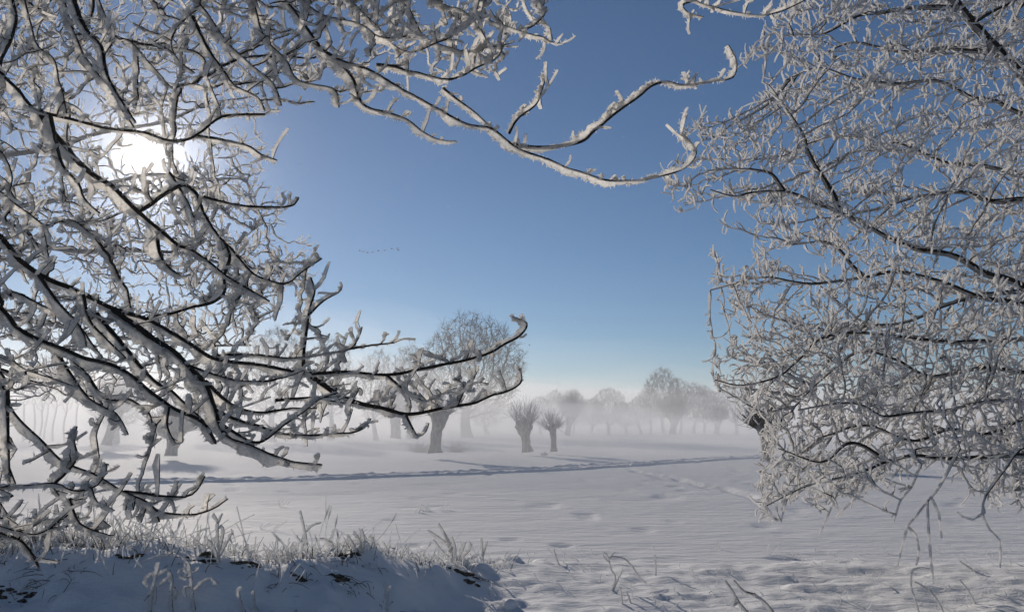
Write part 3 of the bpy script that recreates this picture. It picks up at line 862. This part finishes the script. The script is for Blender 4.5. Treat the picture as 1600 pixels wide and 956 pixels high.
# twigs filled in between the limbs
att = []
for poly, n, ya, yb in (
  ([(-60, -60), (860, -60), (850, 40), (790, 100), (720, 140), (640, 130), (560, 150), (440, 165), (380, 160), (300, 150), (220, 230), (-40, 250)], 330, 2.35, 4.0),
  ([(-40, 250), (240, 250), (300, 290), (400, 330), (470, 420), (480, 560), (570, 600), (560, 680), (480, 710), (350, 690), (240, 640), (120, 600), (-40, 600)], 180, 2.25, 3.7),
  ([(480, 520), (600, 530), (760, 540), (790, 600), (690, 640), (600, 640), (500, 620)], 60, 2.5, 2.9),
  ([(400, -60), (780, -60), (790, 40), (740, 100), (600, 110), (500, 90), (400, 40)], 190, 2.1, 2.9),
  ([(-40, 740), (60, 770), (150, 780), (250, 790), (240, 820), (120, 830), (-40, 850)], 60, 1.7, 2.2)):
    q = in_poly(poly, n); q = q[np.hypot(q[:, 0] - 228, q[:, 1] - 240) > 50]; att.append(lift(q, RNG.uniform(ya, yb, len(q))))
sd, ow = [], []
for li, p, rad, fg in paths:
    v = to_px(p); k = (v[:, 0] > -120) & (v[:, 1] > -120)
    pp = p[k][::4]; sd += list(pp); ow += [li] * len(pp)
N_, P_, O_ = colonize(sd, [-1] * len(sd), ow, np.concatenate(att), .035, .55, .055, 60, .12, (.12, -.05, -.08))
ch, cnt = chains(N_, P_)
for c in ch:
    p = resample(N_[c], .014)
    if len(p) < 3: continue
    n = len(p); p = p + kink(n, .003, 4); r0 = min(.0022 * cnt[c[min(1, len(c) - 1)]] ** .4, .006)
    rad = np.linspace(r0, .0016, n); fgm = RNG.uniform(.008, .015)
    LT.put(int(O_[c[0]]), p, rad, fgm * np.linspace(1, .75, n), np.linspace(.0048, .0038, n), 160, 4, 6)
    paths.append((int(O_[c[0]]), p, rad, fgm))
# stubby rimed spurs
for li, p, rad, fg in paths:
    v = to_px(p); L = np.linalg.norm(p[-1] - p[0])
    vis = np.where((v[:, 0] > -150) & (v[:, 1] > -150))[0]
    m = int(len(vis) * LT.step / .038)
    for j in RNG.choice(vis, min(m, len(vis)), replace=False) if len(vis) else []:
        t = p[min(j + 1, len(p) - 1)] - p[max(j - 1, 0)]; t = t / (np.linalg.norm(t) + 1e-9)
        spur(LT, li, p[j], t, RNG.choice([.014, .020, .028, .036, .05, .075, .10]) * RNG.uniform(.7, 1.2), .0015, .0105, .0044, UP, .55, 5, 1, 80)
LT.finish()

# ---- a finer tree further off behind it
root = tag(empty('frosted_tree', on_ground((-7.4, 8.2))), 'fine twigged frosted tree seen behind the thick branches round the sun', 'tree', None)
BT = Grower(root, 0, 4, .05); BT.jit = .2; BT.org = np.array(root.location); BT.sl = .01; BT.fm = M_FROST2
tp2 = resample(np.array([[-7.4, 8.2, .0], [-7.35, 8.2, 1.6], [-7.2, 8.1, 3.2], [-7.0, 8.0, 5.0], [-6.6, 7.9, 7.2]]), .2)
b = MB(); tube(b, tp2 - BT.org, np.linspace(.22, .06, len(tp2)), 12, .06); b.build('trunk', M_BARK, root)
paths = []
for li, (px, z) in enumerate((([(-300, 430), (-100, 400), (100, 390), (300, 400), (450, 420)], 2.2), ([(-300, 300), (-50, 260), (150, 210), (320, 170), (400, 130)], 3.2),
                              ([(-320, 480), (0, 500), (200, 530), (400, 540)], 1.8), ([(-300, 180), (-60, 90), (150, 60), (300, 90)], 4.0), ([(-200, 350), (60, 320), (250, 280), (380, 290)], 2.8),
                              ([(-200, 560), (0, 580), (100, 590), (160, 640)], 1.5))):
    p, _ = limb_path(px, 8.0, 7.2, trunk_pt(tp2, z), .06); p = p + np.concatenate([np.zeros((1, 3)), wob(p[1:], .03, .4)])
    rad = np.linspace(.05, .008, len(p)); BT.put(li, p, rad, .015, rad * 1.05); paths.append((li, p))
q = np.concatenate([in_poly([(-150, 60), (250, 130), (390, 110), (420, 260), (500, 400), (480, 470), (350, 560), (100, 640), (-150, 650)], 1500), in_poly([(100, 250), (330, 230), (480, 420), (400, 500), (150, 520)], 700), in_poly([(-150, -60), (420, -60), (400, 120), (-150, 160)], 300)])
q = q[np.hypot(q[:, 0] - 228, q[:, 1] - 240) > 62]
sd = []; ow = []
for li, p in paths: sd += list(p[::2]); ow += [li] * len(p[::2])
N_, P_, O_ = colonize(sd, [-1] * len(sd), ow, lift(q, RNG.uniform(6.2, 9.2, len(q))), .08, 1.2, .12, 70, .28, (.05, 0, .1))
ch, cnt = chains(N_, P_)
for c in ch:
    p = resample(N_[c], .05); n = len(p)
    if n < 3: continue
    BT.put(int(O_[c[0]]), p, np.linspace(min(.0035 * cnt[c[1]] ** .4, .014), .003, n), .012, .0070, None, 3)
    for j in RNG.integers(0, n - 1, int(n * .35)):
        t = p[j + 1] - p[j]; t = t / (np.linalg.norm(t) + 1e-9)
        spur(BT, int(O_[c[0]]), p[j], t, RNG.uniform(.06, .2), .003, .010, .0065, UP, .3, 4, 0, None, False)
BT.finish()

# ---- the frosted tree on the right
root = tag(empty('frosted_tree', on_ground((7.3, 8.6))), 'densely twigged frosted tree on the right, its lowest twigs touching the snow', 'tree', None)
RT = Grower(root, 0, 5, .05); RT.jit = .13; RT.org = np.array(root.location); RT.sl = .01; RT.fm = M_FROST2
tp3 = resample(np.array([[7.3, 8.6, -.1], [7.2, 8.5, 1.2], [6.9, 8.3, 2.6], [6.6, 8.1, 4.0], [6.2, 7.9, 6.0], [5.6, 7.6, 8.0]]), .2)
b = MB(); tube(b, tp3 - RT.org, np.linspace(.34, .09, len(tp3)), 14, .06); b.build('trunk', M_BARK, root)
RL = [
 ([(1660, 200), (1600, 122), (1583, 100), (1555, 72), (1514, 28), (1480, 0), (1440, -40)], 7.4, 7.0, 11, 8, 4.2),
 ([(1660, 480), (1583, 445), (1537, 428), (1489, 401), (1430, 389), (1382, 370), (1314, 334), (1290, 322), (1272, 318), (1226, 302), (1178, 305), (1148, 310), (1113, 299)], 7.2, 6.6, 9, 1.6, 3.0),
 ([(1226, 300), (1204, 273), (1171, 265), (1130, 262)], 6.8, 6.7, 2.8, 1.2, None),
 ([(1310, 330), (1301, 305), (1278, 273), (1265, 240), (1258, 215), (1225, 170), (1200, 140)], 6.9, 6.8, 4, 1.4, None),
 ([(1660, 490), (1600, 477), (1554, 470), (1476, 445), (1401, 428), (1349, 435), (1278, 445), (1200, 436), (1110, 455)], 7.6, 7.0, 6, 1.4, 2.8),
 ([(1349, 432), (1330, 415), (1318, 400), (1290, 380), (1240, 385)], 7.1, 7.0, 3.2, 1.3, None),
 ([(1660, 450), (1600, 457), (1528, 461), (1479, 474), (1420, 500), (1350, 510), (1290, 530)], 8.0, 7.6, 6, 1.6, 2.8),
 ([(1680, 720), (1600, 712), (1530, 715), (1472, 717), (1430, 712), (1386, 722), (1361, 732), (1320, 745), (1260, 760), (1200, 790)], 7.0, 6.5, 7, 1.5, 1.7),
 ([(1386, 720), (1350, 700), (1320, 698), (1280, 720), (1215, 700)], 6.8, 6.6, 3, 1.3, None),
 ([(1660, 640), (1587, 627), (1520, 631), (1472, 642), (1420, 646), (1386, 647), (1355, 631), (1313, 627), (1250, 640)], 6.6, 6.2, 5, 1.6, 2.0),
 ([(1660, 540), (1568, 529), (1488, 532), (1409, 525), (1339, 519), (1281, 529), (1252, 560), (1217, 586), (1160, 600), (1115, 590)], 7.0, 6.4, 6, 1.4, 2.4),
 ([(1660, 320), (1600, 312), (1544, 315), (1495, 302), (1430, 310), (1370, 330)], 7.8, 7.6, 8, 2, 3.6),
 ([(1660, 290), (1600, 276), (1539, 260), (1470, 255), (1400, 230), (1330, 240)], 7.6, 7.4, 6, 1.6, 3.8),
 ([(1660, 200), (1589, 179), (1553, 160), (1517, 154), (1464, 129), (1400, 131), (1338, 126), (1282, 110), (1230, 130)], 7.5, 7.2, 5, 1.4, 4.1),
 ([(1575, 95), (1545, 82), (1495, 78), (1445, 81), (1395, 82), (1332, 72), (1280, 90)], 7.3, 7.1, 4.6, 1.5, None),
 ([(1500, 15), (1440, 8), (1380, 18), (1340, 22), (1290, 50), (1240, 60)], 7.1, 6.9, 4, 1.4, None),
 ([(1520, 35), (1570, 10), (1620, -20)], 7.2, 7.4, 3, 2, None),
 ([(1660, 590), (1600, 580), (1540, 575), (1460, 590), (1400, 560), (1350, 548), (1290, 590), (1240, 640)], 7.8, 7.2, 5, 1.5, 2.4),
 ([(1660, 660), (1600, 655), (1540, 680), (1480, 670), (1420, 690), (1350, 665), (1280, 680)], 7.6, 7.0, 6, 1.5, 1.9),
 ([(1660, 690), (1600, 700), (1570, 735), (1540, 775)], 5.9, 5.6, 3.2, 1.6, 1.9),
 ([(1540, 775), (1536, 800), (1548, 828), (1562, 842), (1565, 870), (1563, 886)], 5.6, 5.6, 2.6, 1.6, None),
 ([(1537, 790), (1540, 800), (1520, 810), (1505, 805), (1497, 798)], 5.6, 5.6, 1.8, 1.2, None),
 ([(1500, 700), (1480, 740), (1462, 770), (1448, 785), (1430, 810), (1420, 822), (1412, 850), (1402, 888)], 5.7, 5.6, 3.6, 1.6, None),
 ([(1420, 822), (1432, 835), (1438, 860), (1434, 882)], 5.6, 5.6, 2, 1.4, None),
 ([(1450, 780), (1452, 820), (1455, 860), (1460, 912)], 5.6, 5.55, 2.4, 1.6, None),
 ([(1455, 775), (1468, 800), (1473, 840)], 5.7, 5.7, 1.8, 1.2, None),
 ([(1440, 725), (1425, 760), (1408, 780), (1398, 815)], 5.9, 5.9, 2.6, 1.4, None),
 ([(1320, 745), (1305, 780), (1292, 810), (1280, 842)], 6.4, 6.4, 2.2, 1.3, None),
 ([(1360, 735), (1345, 770), (1325, 790), (1305, 810)], 6.5, 6.5, 2.2, 1.3, None),
 ([(1230, 780), (1225, 800), (1222, 815)], 6.5, 6.5, 2, 1.3, None),
]
paths = []
for li, (px, y0, y1, r0, r1, z) in enumerate(RL):
    p, _ = limb_path(px, y0, y1, trunk_pt(tp3, z) if z else None, .05)
    p = p + np.concatenate([np.zeros((1, 3)), wob(p[1:], .002 if max(b_ for _, b_ in px) > 770 else .012, .5)])
    x = np.linspace(0, 1, len(p)); rad = (1.5 * r0 + (.75 * r1 - 1.5 * r0) * x ** .7) * p[:, 1] / FPX
    if max(b_ for _, b_ in px) > 805: rad = rad * .36 * (1 - .35 * x)
    hang = max(b_ for _, b_ in px) > 805
    g = np.where(rad > .012, .003, .014) * (1.0 if hang else .9)
    RT.put(li, p, rad, g, np.maximum(rad * (1.25 if hang else .9), .011 if hang else .007)); paths.append((li, p, rad))
SIL = [(1205, 20), (1330, -60), (1680, -60), (1680, 790), (1560, 800), (1500, 760), (1440, 745), (1400, 745), (1380, 770), (1330, 790), (1290, 800), (1250, 790), (1180, 800), (1170, 780), (1190, 740), (1185, 690),
       (1190, 655), (1150, 640), (1115, 615), (1105, 580), (1125, 545), (1150, 520), (1125, 460), (1115, 440), (1130, 400), (1105, 380), (1030, 290), (1050, 235), (1065, 195), (1105, 145), (1170, 80)]
q = in_poly(SIL, 6600)
q = q[np.array([vnoise(a / 55., b_ / 40., 91) + .5 * vnoise(a / 22., b_ / 18., 92) for a, b_ in q]) > -.20]
low = in_poly([(1110, 560), (1160, 520), (1300, 500), (1600, 500), (1600, 720), (1420, 730), (1300, 790), (1190, 790), (1190, 655), (1115, 615)], 2000)
q = np.concatenate([q, low])
dn = np.clip((q[:, 0] - 1080) / 260, .15, 1)
A_ = lift(q, 7.75 + RNG.uniform(-1, 1, len(q)) * 1.9 * dn ** .6)
sd, ow = [], []
for li, p, rad in paths: sd += list(p[::2]); ow += [li] * len(p[::2])
N_, P_, O_ = colonize(sd, [-1] * len(sd), ow, A_, .065, .9, .080, 75, .10, (-.10, 0, .02))
ch, cnt = chains(N_, P_)
ntw = 0
for c in ch:
    p = resample(N_[c], .06); n = len(p)
    if n < 3: continue
    p = p + kink(n, .003, 3); li = int(O_[c[0]]); r0 = min(.0034 * cnt[c[1]] ** .5, .024)
    RT.put(li, p, np.linspace(r0, .003, n), np.where(np.linspace(r0, .003, n) > .0062, .005, RNG.uniform(.010, .014)), np.where(np.linspace(r0, .003, n) > .0062, np.linspace(r0, .003, n) * .92, .0075), None, 4)
    for j in RNG.integers(0, n - 1, int(n * .88)):
        t = p[j + 1] - p[j]; t = t / (np.linalg.norm(t) + 1e-9)
        lowv = RNG.random() < np.interp(p[j, 2], [1.6, 3.4], [.75, .2])           # low twigs droop, high ones reach up
        spur(RT, li, p[j], t + np.array([-.4, 0, -.25 if lowv else .3]), RNG.choice([.06, .08, .11, .16]) * RNG.uniform(.8, 1.25), .0036, .0115, .0078, np.array([-.2, 0, -.7]) if lowv else UP, .75, 5, 0, None, ntw % 4 != 0, .45); ntw += 1
print('right tree', len(N_), 'spurs', ntw)
RT.finish()
# ------------------------------------------------------------------ grass, weeds, birds, flakes
def crest(x, y):
    u = x / np.maximum(y, 3.0); lf = 1 - smooth(-0.27, 0.05, u)
    return 8.6 - 2.1 * lf + 0.35 * vnoise(x * .8, 0 * x, 8) + 0.18 * vnoise(x * 2.3, 0 * x, 9)

def grass():
    fr, dr = MB(), MB(); n = 0
    while n < 2500:
        x = RNG.uniform(-5.6, .4); y = RNG.uniform(5.6, 9.4); u = x / y
        yc = float(crest(np.array(x), np.array(y))); d = y - yc
        dens = np.interp(u, [-.9, -.62, -.45, -.35, -.2, -.12, -.04, .02], [.8, 1, .95, .6, .5, .3, .2, .02])
        w = math.exp(-((d - .30) / .36) ** 2) * dens * (0.25 + 1.3 * max(0, float(vnoise(x * 2.3, y * 1.6, 51)) + .3))
        if RNG.random() > w: continue
        n += 1
        p0 = np.array([x, y, float(H(np.array(x), np.array(y))) - .01])
        h = RNG.uniform(.05, .20) * (1.2 if u < -.36 else .8) * (1 + (RNG.random() < .08))
        dv = np.array([RNG.normal(0, .5), RNG.normal(0, .4), 1.0]); dv /= np.linalg.norm(dv); bend = RNG.normal(0, .35, 3) + np.array([0, 0, -.3 * RNG.random()])
        k = 5; t = np.linspace(0, 1, k)[:, None]
        p = p0 + dv * h * t + bend * h * t ** 2
        dark = RNG.random() < (.35 if d < .15 else .15)
        if dark:
            tube(dr, p0 + (p - p0) * .8, np.linspace(.0035, .0018, k), 3)
        else:
            tube(fr, p, np.array([.0028, .004, .0048, .005, .004]) * RNG.uniform(.7, 1.25), 4, .3)
            if RNG.random() < .22:
                q = p[-1] + np.linspace(-.6, .4, 4)[:, None] * (p[-1] - p[-2]); tube(fr, q, np.array([.004, .009, .010, .005]), 5, .3)
    # dead grass showing through where the snow has slid off the bank
    for px, py, m, s in ((528, 903, 130, .16), (548, 868, 110, .16), (716, 893, 110, .13), (738, 900, 70, .1), (318, 873, 120, .2), (395, 880, 70, .25), (14, 928, 150, .28), (60, 905, 90, .2), (90, 880, 60, .2), (600, 935, 30, .1), (440, 915, 40, .12)):
        c = G(px, py)
        for _ in range(m // 2):
            a = c + np.array([RNG.normal(0, s), RNG.normal(0, s * .35), 0]); a[2] = float(H(a[0], a[1])) - .02
            dv = np.array([RNG.normal(0, .8), -RNG.uniform(.0, .9), RNG.uniform(.1, .8)]); L = RNG.uniform(.05, .16); t = np.linspace(0, 1, 4)[:, None]
            tube(dr, a + dv * L * t + np.array([0, 0, -1]) * L * .7 * t ** 2, np.linspace(.0035, .0012, 4), 3)
    tag(fr.build('frosted_grass', M_GRASS, smooth_=False), 'frosted grass standing along the crest of the snowy bank', None, None, 'stuff')
    tag(dr.build('dry_grass', M_DRY, smooth_=False), 'dark dead grass poking out of the snowy bank', None, None, 'stuff')
    st = MB()
    for _ in range(420):
        px = RNG.uniform(760, 1640); py = 858 + 100 * RNG.random() ** 1.6
        if vnoise(px / 60., py / 14., 53) < -.02: continue
        c = G(px, py); hgt = RNG.uniform(.02, .09); dv = np.array([RNG.normal(-.3, .5), RNG.normal(0, .3), 1.]); t = np.linspace(0, 1, 4)[:, None]
        tube(st, c + dv * hgt * t + RNG.normal(0, .3, 3) * hgt * t ** 2 - np.array([0, 0, .01]), np.array([.003, .004, .0045, .003]), 4, .3)
    for px, py, m in ((652, 800, 8), (662, 797, 9), (672, 798, 5), (690, 797, 7), (700, 796, 5), (442, 790, 5), (430, 828, 4), (408, 826, 4), (1120, 858, 3), (1205, 866, 6), (1240, 872, 6)):
        for _ in range(m):
            c = G(px + RNG.normal(0, 3), py + RNG.normal(0, .8)); t = np.linspace(0, 1, 4)[:, None]; dv = np.array([RNG.normal(.1, .5), 0, 1.]) * RNG.uniform(.06, .2)
            tube(st, c + dv * t + np.array([.05, 0, -.03]) * t ** 2, np.array([.004, .005, .006, .004]), 4, .3)
    tag(st.build('frosted_stubble', M_GRASS, smooth_=False), 'short frosted stubble scattered over the lit snow', None, None, 'stuff')
grass()

def earth():
    mb = MB()
    for px, py, m, s in ((528, 903, 9, .10), (548, 866, 7, .12), (716, 893, 8, .10), (738, 900, 5, .08), (318, 874, 8, .16), (470, 905, 4, .08), (14, 930, 10, .22), (205, 872, 7, .14), (385, 878, 6, .16), (437, 868, 6, .14), (735, 908, 5, .08)):
        c = G(px, py)
        for _ in range(m * 2):
            a = c + np.array([RNG.normal(0, s * .42), RNG.normal(0, s * .16), 0]); a[2] = float(H(a[0], a[1])) + .002
            r = RNG.uniform(.008, .028); n, k = 5, 6; v = []
            for i in range(n):
                for j in range(k):
                    th, b = math.pi * i / (n - 1), 2 * math.pi * j / k
                    v.append(a + r * np.array([1.5 * math.sin(th) * math.cos(b), math.sin(th) * math.sin(b), .55 * math.cos(th)]) * RNG.uniform(.65, 1.2))
            mb.add(np.array(v), np.array([[i * k + j, (i + 1) * k + j, (i + 1) * k + (j + 1) % k, i * k + (j + 1) % k] for i in range(n - 1) for j in range(k)]))
    tag(mb.build('exposed_earth', M_EARTH, smooth_=False), 'dark clods of bare earth showing where snow slid off the bank', None, None, 'stuff')
earth()

def weed(base, stems, label, name='frosted_weed', group='frosted weeds on the bank', r=2.2, g=4.5, th=2.6, dY=0.0):
    """Frosted weed: each stem traced through photo pixels at the weed's own distance, rime on every stem."""
    b0 = G(*base); Y = b0[1] + dY
    root = tag(empty(name, b0), label, 'weed', group)
    for sp in stems:
        p = lift(sp, Y + np.linspace(0, RNG.normal(0, .05), len(sp))); 
        first = np.allclose(sp[0], base, atol=4)
        if first: p[0, 2] = min(p[0, 2], b0[2] - .02)
        p = resample(p, .012); n = len(p); s = Y / FPX
        rad = np.linspace(r * .5, r * .3, n) * s
        mb = MB(); tube(mb, p - b0, rad, 5, .1); o = mb.build('stem', M_DRY, root)
        fb = MB(); m = 1 + .4 * np.interp(np.arange(n), np.linspace(0, n, max(3, n // 3)), RNG.uniform(-1, 1, max(3, n // 3)))
        frost(fb, p - b0, rad, g * .6 * s * m, th * .68 * s * m, 7, .35, 220, .006, 1.0); fb.build('hoarfrost', M_GRASS, o, smooth_=False)

weed((235, 955), [[(235, 955), (240, 920), (247, 890), (250, 878)], [(247, 893), (236, 897), (230, 907), (233, 918)], [(243, 915), (244, 930), (243, 943)], [(238, 925), (230, 932), (226, 938)]], 'leftmost drooping frosted weed in the shade of the bank', g=7, th=3.6)
weed((271, 955), [[(271, 955), (268, 930), (270, 905), (264, 890), (250, 896), (238, 899)], [(270, 915), (276, 922), (275, 935)], [(268, 900), (256, 908), (248, 916)]], 'middle frosted weed of the three drooping ones in the bank shade', g=7, th=3.6)
weed((306, 953), [[(306, 953), (302, 930), (300, 905), (296, 880), (284, 868)], [(304, 922), (318, 908), (331, 903), (342, 911)], [(300, 917), (290, 918), (291, 932)], [(297, 888), (306, 892), (312, 886)], [(296, 893), (286, 888), (278, 896)], [(298, 900), (288, 902), (282, 897)]], 'frosted weed whose arm arches over to the right like a hook', g=7, th=3.6)
weed((385, 955), [[(385, 955), (376, 936), (374, 922), (379, 917)]], 'short bent frosted stalk alone in the bank shade', g=6, th=3)
weed((398, 956), [[(398, 956), (398, 938), (397, 922)], [(398, 944), (404, 954)]], 'short straight frosted stalk right beside the bent one', g=5, th=2.6)
weed((344, 878), [[(344, 878), (341, 838), (341, 816), (334, 801)], [(341, 818), (348, 802)], [(344, 860), (349, 838), (350, 826), (345, 820)], [(344, 868), (355, 848), (363, 833)], [(344, 872), (333, 850), (326, 842)]], 'tall forked thistle standing highest among the grass on the bank', g=6, th=3.2)
weed((481, 861), [[(481, 861), (478, 833), (470, 797)], [(479, 830), (490, 820), (502, 816)], [(480, 850), (468, 842), (464, 836)]], 'tall straight stalk with one side arm, right of the thistle', g=5, th=2.6)
weed((712, 874), [[(712, 874), (700, 850), (669, 827)], [(712, 874), (702, 845), (686, 817)], [(712, 874), (706, 852), (695, 832)], [(714, 874), (712, 855), (707, 838)], [(716, 874), (732, 862), (738, 850)], [(714, 874), (722, 862), (728, 846)], [(710, 874), (690, 858), (678, 842)], [(718, 878), (738, 872), (748, 866)], [(712, 876), (709, 890), (706, 902)], [(714, 876), (718, 892), (720, 901)]], 'bushy clump of frosted stalks at the right end of the bank', g=6, th=3)
weed((755, 873), [[(755, 873), (754, 855), (753, 841)], [(755, 868), (759, 855), (762, 846)]], 'small twin stalk just right of the bushy clump', g=4, th=2.2)
weed((566, 862), [[(566, 862), (562, 842), (553, 829)], [(567, 862), (570, 842), (566, 826)], [(560, 862), (550, 845), (545, 836)]], 'three frosted stalks leaning left over the dark hollow', g=6, th=3)
weed((522, 856), [[(522, 856), (519, 840), (524, 827)], [(520, 856), (510, 842), (500, 840)]], 'short forked stalk between the tall straight stalk and the leaning three', g=5, th=2.6)
weed((876, 882), [[(876, 882), (869, 870), (866, 857)], [(876, 882), (886, 884), (893, 888)]], 'small forked twig at the edge of the lit snow, left of the branched weed', r=1.5, g=2.6, th=1.6)
weed((956, 922), [[(956, 922), (962, 902), (955, 887), (950, 868), (944, 862)], [(953, 872), (957, 866), (962, 862)], [(953, 878), (946, 872), (943, 866)], [(955, 868), (975, 872), (988, 884), (1000, 902), (1010, 910)], [(957, 920), (966, 905), (974, 890)]], 'wide branching frosted weed in the middle of the lit snow', r=1.5, g=2.6, th=1.6)
weed((1025, 898), [[(1025, 898), (1025, 880), (1024, 866)]], 'single upright frosted stick on the lit snow', r=1.5, g=2.6, th=1.6)
weed((973, 942), [[(973, 942), (971, 925), (968, 915)], [(986, 942), (983, 932), (980, 925)]], 'low pair of frosted sticks below the wide branching weed', r=1.5, g=2.6, th=1.6)
weed((607, 955), [[(607, 955), (606, 925), (602, 909)], [(606, 930), (612, 915)]], 'stout frosted stalk on the border of bank shade and sunlit snow', g=6, th=3)
weed((1172, 956), [[(1172, 956), (1155, 940), (1145, 922), (1134, 907)], [(1155, 940), (1146, 944), (1150, 936)]], 'thick leaning rimed stalk, left one of the stout pair', r=3.6, g=4.5, th=3)
weed((1212, 957), [[(1212, 957), (1197, 941), (1179, 927)], [(1180, 928), (1162, 922), (1147, 906)]], 'thick leaning rimed stalk, right one of the stout pair', r=3.6, g=5, th=3.2)
weed((1437, 955), [[(1437, 955), (1428, 928), (1424, 914)], [(1424, 914), (1426, 893), (1438, 886), (1453, 888)]], 'frosted stalk arching under the hanging twigs', r=1.6, g=3, th=1.9)
weed((1476, 955), [[(1476, 955), (1460, 929), (1442, 914), (1430, 908)]], 'long leaning frosted stalk right under the longest hanging twig', r=1.6, g=3, th=1.9)
weed((1526, 942), [[(1526, 942), (1512, 920), (1500, 905)]], 'straight frosted stick leaning left in the tree shadow', r=1.6, g=3, th=1.9)
weed((1524, 890), [[(1524, 890), (1512, 884), (1500, 876)]], 'thin frosted twig lying beside the tree shadow', g=3, th=2)

def clod():
    o = tag(empty('snow_clod', G(797, 950)), 'angular lump of snow on the lit snow near the bottom edge', 'snow lump')
    mb = MB(); n, k = 9, 12; v = []
    for i in range(n):
        th = math.pi * i / (n - 1)
        for j in range(k):
            a = 2 * math.pi * j / k; d = np.array([math.sin(th) * math.cos(a), math.sin(th) * math.sin(a), math.cos(th)])
            r = 1 + .35 * float(vnoise(d[0] * 1.6 + 3, d[1] * 1.6 + d[2] * 1.3, 81)); v.append(d * r * np.array([.055, .05, .05]) + np.array([0, 0, .025]))
    q = [[i * k + j, (i + 1) * k + j, (i + 1) * k + (j + 1) % k, i * k + (j + 1) % k] for i in range(n - 1) for j in range(k)]
    mb.add(np.array(v), np.array(q)); mb.build('lump', M_SNOW, o)
clod()

def bird(flap):
    """Flying goose: spindle body with neck and tail, two bent wings."""
    o = empty('flying_goose')
    b = MB(); p = np.array([[-.42, 0, 0], [-.3, 0, 0], [-.1, 0, -.02], [.12, 0, 0], [.28, 0, .03], [.45, 0, .05], [.6, 0, .06], [.68, 0, .05]])
    tube(b, p, np.array([.03, .07, .12, .11, .06, .035, .045, .015]), 8); b.build('body', M_BIRD, o)
    for sgn in (-1, 1):
        w = MB(); xs = np.linspace(0, 1, 6); span = .85
        ych = sgn * xs * span; z = flap * np.sin(xs * 2.2) * .4 - .1 * flap * xs; ch = .26 * (1 - .75 * xs ** 1.6); sw = -.22 * xs ** 2
        v = []
        for i in range(6):
            v += [[.12 + sw[i], ych[i], z[i] + .012], [.12 + sw[i] - ch[i], ych[i], z[i]], [.12 + sw[i] - ch[i] * .4, ych[i], z[i] - .016]]
        q = [[i * 3 + a, i * 3 + (a + 1) % 3, i * 3 + 3 + (a + 1) % 3, i * 3 + 3 + a] for i in range(5) for a in range(3)]
        w.add(np.array(v), np.array(q), np.array([[0, 2, 1], [15, 16, 17]])); w.build('wing', M_BIRD, o)
    return o
protos = [bird(.9), bird(-.5)]
A_ = [(377, 376), (391, 375), (404, 374), (413, 372), (390, 386), (405, 384), (416, 383), (431, 380), (443, 378), (460, 377), (471, 375), (484, 372)]
B_ = [(562, 392), (568, 393), (574, 395), (582, 394), (591, 392), (601, 391), (612, 389), (621, 388), (622, 391)]
NTH = ['first', 'second', 'third', 'fourth', 'fifth', 'sixth', 'seventh', 'eighth', 'ninth', 'tenth', 'eleventh', 'last']
ra = {k: NTH[n] for n, k in enumerate(sorted(range(len(A_)), key=lambda q: A_[q][0]))}
rb = {k: NTH[n] for n, k in enumerate(sorted(range(len(B_)), key=lambda q: B_[q][0]))}
first = [True, True]
for k, (px, py) in enumerate(A_ + B_):
    f = k % 2; loc = P(px, py, 310 if k < len(A_) else 290)
    if first[f]: o = protos[f]; o.location = loc; o.rotation_euler = (0, 0, .2); first[f] = False
    else: o = copy_tree(protos[f], loc, .2 + .3 * math.sin(k * 2.1))
    if k < len(A_): tag(o, ra[k] + ' goose, counted from the left, of the flock beside the branch tips', 'bird', 'geese flying in the left flock')
    else: tag(o, rb[k - len(A_)] + ' goose, counted from the left, of the short line over open sky', 'bird', 'geese flying in the short line')

def flakes():
    mb = MB()
    for _ in range(90):
        px = RNG.normal(780, 190); py = RNG.uniform(80, 600); Y = RNG.uniform(2.5, 7)
        c = P(px, py, Y); s = RNG.uniform(.0012, .0035)
        d = RNG.normal(0, 1, (4, 3)); d /= np.linalg.norm(d, axis=1, keepdims=True)
        mb.add(c + d * s * RNG.uniform(.5, 1.6, (4, 1)), None, np.array([[0, 1, 2], [0, 2, 3], [0, 3, 1], [1, 3, 2]]))
    tag(mb.build('frost_flakes', M_ICE, smooth_=False), 'tiny flakes of frost drifting down through the air', None, None, 'stuff')
flakes()

print('tris', sum(sum(len(p.vertices) - 2 for p in m.polygons) if len(m.polygons) < 0 else (len(m.loops) - 2 * len(m.polygons)) for m in bpy.data.meshes))
